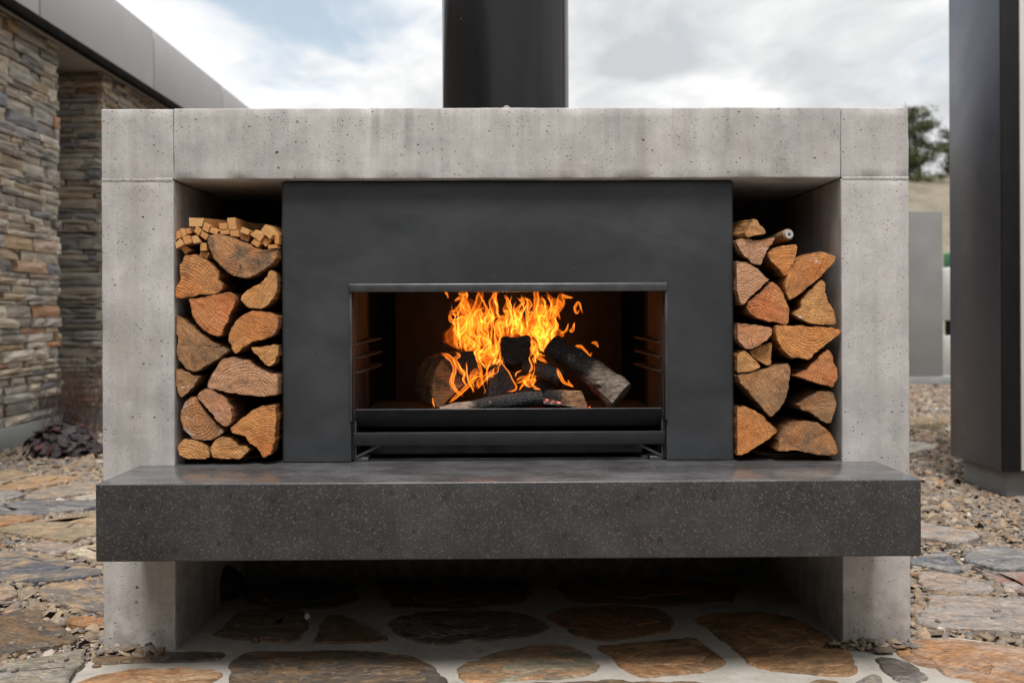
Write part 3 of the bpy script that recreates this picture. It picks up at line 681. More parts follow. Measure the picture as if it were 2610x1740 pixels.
flag(cM([(1250,1575),(1800,1553),(2000,1561),(2420,1568),(2400,1680),(1300,1680)]), 'brown', 'dark', 'm')
# under the hearth, in deep shade
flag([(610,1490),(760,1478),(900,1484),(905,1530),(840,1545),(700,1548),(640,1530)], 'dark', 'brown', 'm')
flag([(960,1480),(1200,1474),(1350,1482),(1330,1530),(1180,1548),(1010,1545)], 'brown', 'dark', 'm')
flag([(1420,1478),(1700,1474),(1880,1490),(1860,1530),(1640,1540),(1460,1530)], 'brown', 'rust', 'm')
# right, in the gravel
flag(cR([(1630,1150),(1700,1050),(1720,980),(1850,975),(2100,995),(2352,1000),(2480,1005),(2480,1235),(2200,1205),(1900,1195),(1700,1180)]), 'lgrey', 'pink')
flag(cR([(1645,880),(1660,820),(1850,830),(2000,870),(2140,915),(2150,945),(2110,970),(1900,955),(1700,935)]), 'pink', 'lgrey')
flag(cR([(1560,745),(1680,715),(1760,690),(1830,690),(1900,740),(1940,790),(1930,812),(1850,818),(1740,790),(1600,765)]), 'blue', 'lgrey')
flag(cR([(1955,700),(2000,670),(2150,650),(2240,655),(2352,690),(2480,700),(2480,810),(2352,805),(2180,800),(2050,765),(1960,745)]), 'lgrey', 'blue', top=.024)
flag(cR([(1985,775),(2170,830),(2300,825),(2352,820),(2520,830),(2520,1000),(2352,960),(2260,930),(2150,875),(2100,860),(2060,810)]), 'red', 'lgrey')
flag(cR([(1560,480),(1660,490),(1830,525),(2040,560),(2060,590),(1890,635),(1740,600),(1560,580)]), 'lgrey', 'pink', top=.024)
flag([(2250,1160),(2300,1158),(2345,1146),(2382,1140),(2392,1132),(2330,1124),(2250,1130)], 'cream', 'lgrey', top=.02)
flag([(2250,1196),(2290,1192),(2320,1180),(2290,1172),(2250,1176)], 'lgrey', 'blue')

# ---- gravel chips: stuff
PIER_L, PIER_R = (-.985, -.807), (.849, 1.019)
def gravel():
    cand = []
    def add(x0, x1, y0, y1, dens):
        k = int((x1-x0)*(y1-y0)*dens); cand.append(np.c_[nrng.uniform(x0, x1, k), nrng.uniform(y0, y1, k)])
    add(-2.2, -.75, -1.25, .6, 5200); add(-2.8, -.75, .6, 1.8, 3600); add(-3.3, -.9, 1.8, 3.0, 2400); add(-3.2, -1.0, 3.0, 5.0, 1500)
    add(.8, 2.1, -1.25, .6, 5200); add(.9, 2.9, .6, 2.0, 3400); add(1.0, 3.3, 2.0, 3.4, 2300); add(1.4, 4.5, 3.4, 6, 1000); add(2.0, 6.0, 6, 9, 700)
    p = np.concatenate(cand)
    # keep what the camera, or a camera a step aside, could see
    ang = np.abs(p[:, 0])/(p[:, 1]+2.47)
    keep = (ang > .27) & (ang < .68)
    keep &= ~in_poly(p[:, 0], p[:, 1], mp)
    for q, w in flag_polys:
        b0, b1 = q.min(0)-.02, q.max(0)+.02
        c = (p[:, 0] > b0[0]) & (p[:, 0] < b1[0]) & (p[:, 1] > b0[1]) & (p[:, 1] < b1[1])
        idx = np.where(c & keep)[0]
        if len(idx):
            inn = in_poly(p[idx, 0], p[idx, 1], inset(q, .004)); keep[idx[inn]] = False
    for a, b in (PIER_L, PIER_R): keep &= ~((p[:, 0] > a-.006) & (p[:, 0] < b+.006) & (p[:, 1] > -.006) & (p[:, 1] < .72))
    p = p[keep]
    z = np.zeros(len(p))
    # a low drift of chips against the feet of the piers
    for x0, x1 in ((-.98, -.83), (.80, 1.04)):
        k = 60; q = np.c_[nrng.uniform(x0, x1, k), -.012-np.abs(nrng.normal(0, .018, k))]
        p = np.concatenate([p, q]); z = np.concatenate([z, nrng.uniform(.006, .014, k)])
    k = len(p); far = np.clip((p[:, 1]-1.0)/5, 0, 1)
    L = nrng.lognormal(math.log(.0135), .40, k)*(1+.7*far); Wd = L*nrng.uniform(.5, .85, k); T = L*nrng.uniform(.10, .30, k)
    NS = 5; th = np.arange(NS)/NS*2*np.pi
    rj = nrng.uniform(.65, 1.2, (k, NS)); tj = nrng.uniform(-.38, .38, (k, NS))
    cx, cy = np.cos(th+tj)*rj, np.sin(th+tj)*rj
    bot = np.stack([cx*L[:, None], cy*Wd[:, None], -T[:, None]*np.ones((k, NS))*.6], -1)
    tp = nrng.uniform(.74, 1.0, (k, NS)); top = np.stack([cx*tp*L[:, None], cy*tp*Wd[:, None], T[:, None]*nrng.uniform(.5, 1.0, (k, NS))], -1)
    v = np.concatenate([bot, top], 1)
    yaw = nrng.uniform(0, 2*np.pi, k); pit = nrng.normal(0, .30, k); rol = nrng.normal(0, .30, k)
    def rot(v, a, i, j):
        c, s = np.cos(a)[:, None], np.sin(a)[:, None]; o = v.copy(); o[..., i] = c*v[..., i]-s*v[..., j]; o[..., j] = s*v[..., i]+c*v[..., j]; return o
    v = rot(rot(rot(v, pit, 0, 2), rol, 1, 2), yaw, 0, 1)
    z = z+nrng.uniform(-.005, .009, k)
    v += np.stack([p[:, 0], p[:, 1], z], -1)[:, None, :]
    base = (np.arange(k)*2*NS)[:, None, None]
    side = np.array([[i, (i+1) % NS, (i+1) % NS+NS, i+NS] for i in range(NS)])
    quads = (base+side[None]).reshape(-1, 4); tops = (base[:, 0]+np.arange(NS, 2*NS)[None])
    me = bpy.data.meshes.new('gravel'); nq, nt_ = len(quads), len(tops)
    me.vertices.add(k*2*NS); me.vertices.foreach_set('co', v.reshape(-1))
    me.loops.add(nq*4+nt_*NS); me.loops.foreach_set('vertex_index', np.concatenate([quads.ravel(), tops.ravel()]).astype(np.int32))
    me.polygons.add(nq+nt_); me.polygons.foreach_set('loop_start', np.concatenate([np.arange(nq)*4, nq*4+np.arange(nt_)*NS]).astype(np.int32))
    me.update(calc_edges=True); me.validate()
    me.materials.append(M_gravel)
    o = bpy.data.objects.new('gravel', me); COL.objects.link(o)
    tag(o, 'loose brown and grey slate chip gravel between the flagstones', 'gravel', kind='stuff')
    print('gravel chips', k)
gravel()

#@@HOUSE
# ================================================================== stone house on the left
HX = -3.03
house = tag(empty('stone_house', (HX-.8, 5.0, 0)), 'stone clad house with grey metal fascia and deep shaded eaves', 'house')
def stone_variant(i):
    nx, nz = 4, 3; V = []; F = []
    jz = nrng.uniform(-.07, .07, (nx, 2)); jx = nrng.uniform(-.07, .07, (nz, 2))
    for k in range(nz):
        for j in range(nx):
            a, b = j/(nx-1), k/(nz-1)
            x = a-.5+(jx[k][0]*(1-a)+jx[k][1]*a)*.7; z = b-.5+(jz[j][0]*(1-b)+jz[j][1]*b)
            rim = (j in (0, nx-1)) or (k in (0, nz-1))
            V.append((x, nrng.uniform(-.10, .10)+(.16 if rim else -.12), z))
    nf = len(V)
    V += [(v[0], 1.0, v[2]) for v in V]
    for k in range(nz-1):
        for j in range(nx-1):
            a = k*nx+j; F.append((a, a+1, a+1+nx, a+nx))
    loop = [j for j in range(nx)]+[k*nx+nx-1 for k in range(1, nz)]+[(nz-1)*nx+j for j in range(nx-2, -1, -1)]+[k*nx for k in range(nz-2, 0, -1)]
    for a, b in zip(loop, loop[1:]+loop[:1]): F.append((a, a+nf, b+nf, b))
    me = bpy.data.meshes.new('stone'); me.from_pydata(V, [], F); me.materials.append(M_wstone); me.update()
    return me
SV = [stone_variant(i) for i in range(18)]
def course_wall(parent, place, length, z0, z1, seedr, hmin, hmax, lmin, lmax, stuff=False):
    """place(s,z) -> world position of a point s along the wall face; returns nothing, adds stones"""
    r = random.Random(seedr); z = z0; k = 0; sv, sf = [], []
    while z < z1-.012:
        h = min(r.choice([r.uniform(hmin, hmax*.6), r.uniform(hmin, hmax)]), z1-z); s = -r.uniform(0, lmax*.6)
        while s < length:
            L = r.uniform(lmin, lmax)*(.7+.5*h/hmax); s1 = min(s+L, length+r.uniform(-.015, .02))
            s0 = max(s, 0.0)
            if s1-s0 > .018:
                me = r.choice(SV); pos, rotz = place((s0+s1)/2, z+h/2)
                g = .006; sc = (s1-s0-g, .050, h-g*.9)
                off = r.uniform(-.020, .018)
                M = Matrix.Translation(Vector(pos)) @ Matrix.Rotation(rotz, 4, 'Z') @ Matrix.Translation((0, off, 0)) @ Matrix.Rotation(r.uniform(-.03, .03), 4, 'Y') @ Matrix.Diagonal((sc[0]*r.choice((-1, 1)), sc[1], sc[2]*r.choice((-1, 1)), 1))
                if not stuff:
                    o = bpy.data.objects.new('stone', me); COL.objects.link(o); o.parent = parent
                    o.matrix_local = Matrix.Translation(-wloc(parent)) @ M
                else:
                    b = len(sv); sv += [tuple(M @ v.co) for v in me.vertices]; sf += [tuple(i+b for i in p.vertices) for p in me.polygons]
                k += 1
            s += L
        z += h
    if stuff:
        o = mk('packed_stones', sv, sf, M_wstone, parent); o['kind'] = 'stuff'
    return k
WALL1 = (2.85, 4.42); JAMB_Y = 5.16; SOF = 2.677
# wall cores set back behind the stone faces
w1 = box('stone_wall', (HX-.40, WALL1[0]-.6, .10, HX-.028, WALL1[1]-.028, SOF), M_wjoint, house, 0)
w3 = box('stone_wall', (HX-.62, JAMB_Y+.028, .10, HX-.028, 13.0, SOF), M_wjoint, house, 0)
k1 = course_wall(w1, lambda s, z: ((HX, WALL1[1]-s, z), -math.pi/2+math.pi), .92, .14, SOF-.004, 3, .028, .086, .14, .38)
k2 = course_wall(w3, lambda s, z: ((HX-s, JAMB_Y, z), 0.0), .38, .12, SOF-.004, 8, .028, .086, .16, .44)
course_wall(w3, lambda s, z: ((HX, JAMB_Y+s, z), math.pi/2), 7.6, .12, SOF-.004, 9, .030, .085, .12, .36, True)
course_wall(w1, lambda s, z: ((HX, WALL1[1]-.93-s, z), math.pi/2), 5.2, .14, SOF-.004, 13, .028, .086, .14, .38, True)
print('stones', k1, k2)
box('plinth', (HX-.42, WALL1[0]-.6, -.02, HX+.012, WALL1[1]+.005, .135), M_plinth, house, .004)
box('plinth', (HX-.64, JAMB_Y-.005, -.02, HX+.012, 13.0, .115), M_plinth, house, .004)
box('recess_back', (HX-.68, WALL1[1]-.4, -.02, HX-.62, JAMB_Y+.4, SOF), M_wjoint, house, 0)
FX = -2.845
box('soffit', (HX-1.2, 1.6, SOF, FX-.056, 13.0, SOF+.03), M_soffit, house, .002)
box('dark_strip', (FX-.055, 1.6, SOF-.058, FX-.006, 13.0, SOF-.006), M_dark, house, .003)  # matt black strip between soffit and fascia
ys = [1.6, 3.73, 5.76, 7.78, 9.80, 13.0]
for a, b in zip(ys, ys[1:]): box('fascia_panel', (FX-.05, a+.013, SOF-.004, FX, b-.013, SOF+.477), M_fascia, house, .003)
box('fascia_backing', (FX-.09, 1.6, SOF+.032, FX-.052, 13.0, SOF+.47), M_dark, house, 0)
box('roof', (HX-3.5, 1.6, SOF+.05, FX-.092, 13.0, SOF+.46), M_fascia, house, .004)

# the house goes on towards the viewer, out of view
box('unseen_wing_wall', (HX-.42, -6.5, -.02, HX-.03, WALL1[0]-.62, SOF), M_wing, house, 0)
box('wing_fascia', (FX-.09, -6.05, SOF+.002, FX, 1.58, SOF+.477), M_fascia, house, 0)
box('unseen_wing_wall', (HX-.42, -7.0, -.02, 4.6, -6.6, 2.5), M_wing, house, 0)  # unseen rear wing, added to block low sky

# ================================================================== clad building on the right
bx, by = 2.19, 1.86
bld = tag(empty('clad_building', (bx+.6, by+.4, 0)), 'charcoal metal clad building corner with black trim beside the gravel', 'building')
PZ = 2.6
box('side_cladding', (bx, by+.012, .125, bx+.06, by+.50, 4.2), M_post, bld, .003)
box('corner_trim', (bx+.004, by, .123, bx+.082, by+.012, 4.2), M_trim, bld, .002)
box('wall_panel', (bx+.084, by-.004, .128, bx+2.6, by+.05, 4.2), M_cream, bld, .003)
box('inner_wall', (bx+.062, by+.052, .127, bx+2.6, by+.49, 4.19), M_trim, bld, 0)
box('added_shade_wall', (4.65, -6.0, -.02, 5.0, by-.10, 2.2), M_wing, bld, 0)  # unseen wall, added to cut sky light from the right
box('plinth', (bx+.05, by+.06, -.02, bx+2.6, by+.47, .121), M_plinth, bld, .004)

# ================================================================== garden wall, pillar, trees
gw = tag(empty('garden_wall', (4.0, 8.55, 0)), 'low grey rendered garden wall standing on the gravel behind the fireplace', 'wall')
box('wall_body', (.6, 8.46, .10, 4.88, 8.66, 1.92), M_gwall, gw, .006)
box('plinth', (.6, 8.44, -.02, 5.6, 8.68, .098), M_plinth, gw, .004)
gp = tag(empty('service_pillar', (5.45, 9.4, 0)), 'white and green upright pillar half hidden by the charcoal cladding', 'pillar')
box('base', (5.36, 9.3, -.02, 5.7, 9.6, .52), M_white, gp, .01)
box('band', (5.41, 9.34, .522, 5.7, 9.6, .70), M_dark, gp, .005)
box('body', (5.37, 9.32, .702, 5.7, 9.6, 1.34), M_white, gp, .02)
box('cap', (5.39, 9.33, 1.342, 5.7, 9.6, 1.52), M_green, gp, .02)

def pine(loc, h, spread, seed, label):
    r = np.random.default_rng(seed); root = tag(empty('pine_tree', loc), label, 'tree', 'pines on the hillside')
    base = np.array(loc); pts = [base+np.array([.10*h*math.sin(t*2.1+seed)*t, .05*h*math.sin(3*t), h*t]) for t in np.linspace(-.06, 1, 9)]
    TV, TF = tube(pts, np.linspace(.045*h, .008*h, 9), 8, jit=.15, seed=seed); V, F = [list(map(tuple, TV))], [TF]
    vv, ff = list(map(tuple, TV)), list(TF); tips = []
    for i in range(30):
        t = r.uniform(.10, .97); p0 = np.array(pts[int(t*7.9)]); a = r.uniform(0, 2*np.pi); L = spread*(.45+.55*r.random())*(1.0-.45*t)
        dr = np.array([math.cos(a), math.sin(a), r.uniform(.05, .55)]); bp = [p0+dr*L*q+np.array([0, 0, .12*L*q*q]) for q in (0, .35, .7, 1)]
        bv, bf = tube(bp, [.014*h, .010*h, .006*h, .003*h], 5, seed=i); o = len(vv); vv += list(map(tuple, bv)); ff += [tuple(k+o for k in f) for f in bf]
        for q in (.55, .75, .92, 1.05): tips.append(p0+dr*L*q+np.array([0, 0, .12*L*q*q])+r.normal(0, .05*spread, 3))
    mk('trunk', vv, ff, M_bark, root)
    tips = np.array(tips); cv, cf = [], []
    for c in tips:
        k = 60; rr = .13*spread*r.uniform(.6, 1.25); ps = c+r.normal(0, 1, (k, 3))*np.array([rr, rr, rr*.55])
        for p in ps:
            dr = r.normal(0, 1, 3); dr[2] = abs(dr[2]); dr /= np.linalg.norm(dr); sd = np.cross(dr, r.normal(0, 1, 3)); sd /= np.linalg.norm(sd)
            L = .11*spread*r.uniform(.6, 1.2); o = len(cv); cv += [p-sd*L*.16, p+sd*L*.16, p+dr*L]; cf.append((o, o+1, o+2))
    o = mk('crown', cv, cf, M_needle, root); o['kind'] = 'stuff'
def on_hill(px, y):
    p = P(*px, y); return (p[0], y, float(hill_h(np.array([p[0]]), np.array([y]))[0])-.05)
pine(on_hill((2345, 490), 47), 3.5, 1.7, 3, 'open crowned pine tree above the grey garden wall')
pine(on_hill((2436, 490), 49), 2.4, 1.1, 8, 'smaller pine tree mostly hidden by the charcoal cladding')
pine(on_hill((2262, 470), 51), 2.6, 1.2, 14, 'pine tree mostly hidden behind the concrete fireplace corner')

#@@PLANTS
# ================================================================== plants by the stone wall
def leaf_mesh(seed):
    r = np.random.default_rng(seed); n = 9; V = [(0, .25, .0)]; F = []
    for i in range(n):
        a = 2*math.pi*i/n; q = (.5 if i % 2 else .42)*r.uniform(.85, 1.15)
        V.append((q*math.cos(a), .5+q*math.sin(a)*1.05, .10*math.sin(2.2*a+seed)-.10*q+r.normal(0, .02)))
    V = [(x_, y_-.5, z_) for x_, y_, z_ in V]; V[0] = (0, 0, .06)
    F = [(0, 1+i, 1+(i+1) % n) for i in range(n)]
    me = bpy.data.meshes.new('leaf'); me.from_pydata(V, [], F); me.materials.append(M_heuch); me.update(); return me
LM = [leaf_mesh(i) for i in range(6)]
hc = G(160, 1160)
heu = tag(empty('coral_bells_plant', tuple(hc)), 'low clump of dark purple leaves on the gravel by the stone wall', 'plant')
r = random.Random(4)
for i in range(150):
    a = r.uniform(0, 2*math.pi); q = math.sqrt(r.random())*1.02; rx, ry = .215*q*math.cos(a), .19*q*math.sin(a)
    z = .012+.165*math.sqrt(max(0, 1-min(q, 1)**2))*r.uniform(.72, 1.08)
    o = bpy.data.objects.new('leaf', r.choice(LM)); COL.objects.link(o); o.parent = heu
    s = r.uniform(.062, .105); nv = Vector((rx/.215+r.uniform(-.4, .4), ry/.19+r.uniform(-.4, .4), .55+z/.165)).normalized()
    o.location = (rx, ry, z); o.scale = (s, s, s)
    o.rotation_euler = (nv.to_track_quat('Z', 'Y') @ Euler((0, 0, r.uniform(0, 6.28))).to_quaternion()).to_euler()
def shrub(px, h, w, ns, seed, label):
    r = np.random.default_rng(seed); b = G(*px); root = tag(empty('dry_shrub', tuple(b)), label, 'shrub', 'leafless shrubs by the stone wall'); V, F = [], []
    for i in range(ns):
        p = b+np.array([r.normal(0, w*.3), r.normal(0, .06), 0]); lean = np.array([r.normal(0, w*.5), r.normal(0, .1), h*r.uniform(.55, 1.05)])
        pts = [p+lean*t+np.array([.03*math.sin(5*t+i), .02*math.cos(4*t+i), 0])*t for t in np.linspace(0, 1, 6)]
        v, f = tube(pts, np.linspace(.0035, .0012, 6), 4, caps=False); o = len(V); V += list(map(tuple, v)); F += [tuple(k+o for k in q) for q in f]
        for j in range(5):
            t = r.uniform(.35, .95); q0 = p+lean*t; e = q0+np.array([r.normal(0, .05), r.normal(0, .04), r.uniform(.04, .12)])
            v, f = tube([q0, (q0+e)/2+r.normal(0, .006, 3), e], [.002, .0016, .001], 4, caps=False); o = len(V); V += list(map(tuple, v)); F += [tuple(k+o for k in q) for q in f]
    o = mk('stems', V, F, M_twig, root); o['kind'] = 'stuff'
shrub((205, 1105), .52, .30, 60, 2, 'thicket of thin dry brown stems against the dark recess')
shrub((118, 1120), .44, .16, 16, 6, 'few bare twigs beside the purple leaved clump')

#@@FIREPLACE
# ================================================================== the fireplace
fp = tag(empty('outdoor_fireplace', (.019, .35, 0)), 'grey concrete outdoor fireplace with black steel surround and dark hearth slab', 'fireplace')
LX0, LX1, RX0, RX1 = -.985, -.807, .849, 1.019
ZB, ZJ, ZT, YB = -.03, 1.1625, 1.339, .72
ST, SB = .4575, .2855
rough_box('pier', (LX0, 0, ZB, LX1, YB, ZJ-.0012), M_conc, fp, .0035, .02, .0014, 1)
rough_box('pier', (RX0, 0, ZB, RX1, YB, ZJ-.0012), M_conc, fp, .0035, .02, .0014, 2)
rough_box('corner_block', (LX0, .0003, ZJ+.0010, LX1-.0001, YB, ZT-.0015), M_conc, fp, .0032, .02, .0012, 3, .003)
rough_box('corner_block', (RX0+.0001, .0003, ZJ+.0010, RX1, YB, ZT-.001), M_conc, fp, .0032, .02, .0012, 4, .003)
rough_box('lintel', (LX1+.0003, .0, ZJ+.0005, RX0-.0003, YB-.001, ZT), M_conc, fp, .0032, .02, .0014, 5, .003)
# crusty casting seam between pier and corner block
def seam(x0, x1, seed):
    xs = np.linspace(x0+.002, x1-.002, 60); V, F = [], []
    for i, x in enumerate(xs):
        n1 = pnoise(np.array([[x*30, seed, 0.]]))[0]; n2 = pnoise(np.array([[x*110, seed, 3.]]))[0]
        zc = ZJ+.0012*n1; w = .0042+.004*abs(n1)+.003*n2; dp = .0016+.0016*abs(n2)
        V += [(x, .006, zc+w), (x, -dp*.5, zc+w*.7), (x, -dp, zc+.0006), (x, -dp*.6, zc-w*.8), (x, .006, zc-w*1.2)]
    for i in range(len(xs)-1):
        for k in range(4): a = i*5+k; F.append((a, a+1, a+6, a+5))
    mk('casting_seam', V, F, M_conc, fp)
seam(LX0, LX1, 1.3); seam(RX0, RX1, 7.7)
box('back_wall', (LX1+.001, .672, ZB, RX0-.001, .715, ZJ-.001), M_conc_shade, fp, .002)
box('niche_back', (LX1+.002, .585, ST+.001, RX0-.002, .670, ZJ-.002), M_conc_shade, fp, .002)
# hearth slab: in front of the piers and between them
SX0, SX1, SY = -.8955, .9345, -.265
def slab():
    bm = bmesh.new()
    pl = [(SX0, SY), (SX1, SY), (SX1, -.0015), (RX0-.0015, -.0015), (RX0-.0015, .58), (LX1+.0015, .58), (LX1+.0015, -.0015), (SX0, -.0015)]
    vt = [bm.verts.new((x, y, SB)) for x, y in pl]; f = bm.faces.new(vt)
    ex = bmesh.ops.extrude_face_region(bm, geom=[f]); bmesh.ops.translate(bm, vec=(0, 0, ST-SB), verts=[g for g in ex['geom'] if isinstance(g, bmesh.types.BMVert)])
    bmesh.ops.recalc_face_normals(bm, faces=bm.faces)
    ed = [e for e in bm.edges if all(v.co.y < .05 for v in e.verts)]
    bmesh.ops.bevel(bm, geom=ed, offset=.0045, segments=3, affect='EDGES', profile=.5)
    me = bpy.data.meshes.new('hearth_slab'); bm.to_mesh(me); bm.free(); me.materials.append(M_slab)
    me.polygons.foreach_set('use_smooth', [True]*len(me.polygons)); me.set_sharp_from_angle(angle=math.radians(40))
    o = bpy.data.objects.new('hearth_slab', me); COL.objects.link(o); o.parent = fp; o.location = -wloc(fp)
slab()
# folded steel surround with the fire opening
PX0, PX1, PY = -.549, .587, .030
OX0, OX1, OZ = -.376, .416, .884
def surround():
    bm = bmesh.new(); yb = .56
    zt = ZJ-.0025; zb = ST+.0015
    outer = [(PX0, zb), (OX0, zb), (OX0, OZ), (OX1, OZ), (OX1, zb), (PX1, zb), (PX1, zt), (PX0, zt)]
    vt = [bm.verts.new((x, PY, z)) for x, z in outer]; f = bm.faces.new(vt)
    ex = bmesh.ops.extrude_face_region(bm, geom=[f]); bmesh.ops.translate(bm, vec=(0, .012, 0), verts=[g for g in ex['geom'] if isinstance(g, bmesh.types.BMVert)])
    bmesh.ops.recalc_face_normals(bm, faces=bm.faces)
    ed = [e for e in bm.edges if abs(e.verts[0].co.x-e.verts[1].co.x) < 1e-6 and abs(e.verts[0].co.y-e.verts[1].co.y) < 1e-6 and e.verts[0].co.y < PY+.001 and (min(abs(e.verts[0].co.x-PX0), abs(e.verts[0].co.x-PX1)) < 1e-4)]
    bmesh.ops.bevel(bm, geom=ed, offset=.008, segments=5, affect='EDGES', profile=.5)
    ed = [e for e in bm.edges if e.is_manifold and e.calc_face_angle(0) > .9]
    bmesh.ops.bevel(bm, geom=ed, offset=.0012, segments=1, affect='EDGES')
    me = bpy.data.meshes.new('steel_surround'); bm.to_mesh(me); bm.free(); me.materials.append(M_steel)
    me.polygons.foreach_set('use_smooth', [True]*len(me.polygons)); me.set_sharp_from_angle(angle=math.radians(35))
    o = bpy.data.objects.new('steel_surround', me); COL.objects.link(o); o.parent = fp; o.location = -wloc(fp); WLOC[o.name] = Vector((0, 0, 0))
    return o
sr = surround()
box('side_return', (PX0+.0005, PY+.0125, ST+.0015, PX0+.010, .584, ZJ-.003), M_steel, sr, .001)
box('side_return', (PX1-.010, PY+.0125, ST+.0015, PX1-.0005, .584, ZJ-.003), M_steel, sr, .001)
box('opening_lip', (OX0-.004, PY-.014, OZ-.001, OX1+.002, PY-.0005, OZ+.021), M_lip, sr, .004, 3)
box('opening_flange', (OX0-.0035, PY-.006, .560, OX0+.0035, PY+.03, OZ-.0015), M_lip, sr, .0012)
box('opening_flange', (OX1-.0035, PY-.006, .560, OX1+.0035, PY+.03, OZ-.0015), M_lip, sr, .0012)
# firebox
fb = box('firebox', (OX0-.03, .555, ST+.002, OX1+.03, .575, 1.10), M_soot, fp, 0)
box('side_panel', (OX0-.004, .044, ST+.004, OX0+.006, .30, 1.09), M_rust, fb, .001)
box('side_panel', (OX1-.006, .044, ST+.004, OX1+.004, .30, 1.09), M_rust, fb, .001)
box('rear_side_panel', (OX0-.030, .31, ST+.004, OX0-.020, .554, 1.09), M_soot, fb, 0)
box('rear_side_panel', (OX1+.020, .31, ST+.004, OX1+.030, .554, 1.09), M_soot, fb, 0)
box('smoke_baffle', (OX0-.03, .043, 1.091, OX1+.03, .574, 1.10), M_soot, fb, 0)
box('back_liner', (OX0+.062, .49, .56, OX1-.055, .50, 1.0), M_soot2, fb, .002)
box('upper_lining', (OX0-.02, .043, .90, OX1+.02, .052, 1.088), M_soot, fb, 0)
FLOOR = .568
box('floor_plate', (OX0+.008, .075, FLOOR-.010, OX1-.008, .545, FLOOR), M_rust, fb, .001)
for xs, sg in ((OX0+.004, 1), (OX1-.004, -1)):
    for v in (786, 819, 852):
        z = P(1305, v*1.10969, .08)[2]
        a, b = (xs, xs+.040) if sg > 0 else (xs-.040, xs)
        # shelf rail: narrow at the front, wider towards the back, a little bent
        V = []
        for (yy, wv, dz) in ((.070, .26, -.004), (.13, .62, .0), (.24, 1.0, .003), (.31, 1.0, .0045)):
            for zz_ in (0, .004):
                V += [(xs, yy, z+dz+zz_), (xs+sg*.040*wv, yy, z+dz+zz_)]
        F = []
        for i in range(3):
            q = i*4; F += [(q, q+4, q+5, q+1), (q+2, q+3, q+7, q+6), (q+1, q+5, q+7, q+3), (q, q+2, q+6, q+4)]
        F += [(0, 1, 3, 2), (12, 14, 15, 13)]
        fix_normals(mk('shelf_rail', V, F, M_rust, fb))
# flue pipe
fc = (.0165, .35); FR = .1785
bm = bmesh.new(); bmesh.ops.create_cone(bm, cap_ends=True, segments=96, radius1=FR, radius2=FR, depth=2.2)
me = bpy.data.meshes.new('flue_pipe'); bm.to_mesh(me); bm.free(); me.materials.append(M_flue)
me.polygons.foreach_set('use_smooth', [True]*len(me.polygons)); me.set_sharp_from_angle(angle=math.radians(40))
fl = bpy.data.objects.new('flue_pipe', me); COL.objects.link(fl); fl.parent = fp; fl.location = Vector((fc[0], fc[1], ZT-.004+1.1))-wloc(fp); WLOC[fl.name] = Vector((fc[0], fc[1], ZT-.004+1.1))

# ================================================================== fire grate in the opening
gr = tag(empty('fire_grate', (.02, .15, ST)), 'black steel grate with sloping front plate in the fire opening', 'grate')
GX0, GX1 = OX0+.007, OX1-.007
def plate(name, y0, z0, y1, z1, x0, x1, th, m):
    d_ = np.array([y1-y0, z1-z0]); nn = np.array([-d_[1], d_[0]])/np.linalg.norm(d_)*th
    q = [(y0, z0), (y1, z1), (y1+nn[0], z1+nn[1]), (y0+nn[0], z0+nn[1])]
    V = [(x, y, z) for x in (x0, x1) for y, z in q]
    return fix_normals(mk(name, V, [(0,1,2,3),(7,6,5,4),(0,4,5,1),(1,5,6,2),(2,6,7,3),(3,7,4,0)], m, gr))
fpl = plate('front_plate', .032, .588, .062, .5435, GX0+.004, GX1-.004, .004, M_black)
box('worn_rim', (GX0+.004, .0285, .5875, GX1-.004, .0345, .5905), M_lip, fpl, .0008)
for x in (GX0, GX1-.004):
    V = [(x, .029, .582), (x+.004, .029, .582), (x, .066, .532), (x+.004, .066, .532), (x, .064, .584), (x+.004, .064, .584)]
    mk('end_bracket', V, [(0,1,3,2),(0,2,4),(1,5,3),(0,4,5,1),(2,3,5,4)], M_lip, gr)
box('lower_bar', (GX0-.002, .034, .4985, GX1+.004, .040, .5315), M_black, gr, .0012)
box('ash_tray', (GX0+.03, .085, ST+.012, GX1-.045, .40, .4945), M_tray, gr, .003)
box('grate_deck', (GX0+.002, .105, .5355, GX1-.002, .50, .5415), M_soot, gr, .001)
for sg, x in ((1, GX0), (-1, GX1)):
    a = np.array([x+sg*.004, .040, ST+.012]); b = np.array([x+sg*.062, .040, .4975])
    dv = (b-a)/np.linalg.norm(b-a); nv = np.array([-dv[2], 0, dv[0]])*.0028
    V = [tuple(p+q+np.array([0, e, 0])) for e in (0, .012) for p, q in ((a, -nv), (b, -nv), (b, nv), (a, nv))]
    fix_normals(mk('brace', V, [(3,2,1,0),(4,5,6,7),(0,1,5,4),(1,2,6,5),(2,3,7,6),(3,0,4,7)], M_lip, gr))
    box('foot', (min(x+sg*.002, x+sg*.034), .042, ST+.0005, max(x+sg*.002, x+sg*.034), .085, ST+.010), M_lip, gr, .001)
    box('leg', (min(x+sg*.0, x+sg*.004), .0405, ST+.0005, max(x+sg*.0, x+sg*.004), .060, .560), M_lip, gr, .0006)

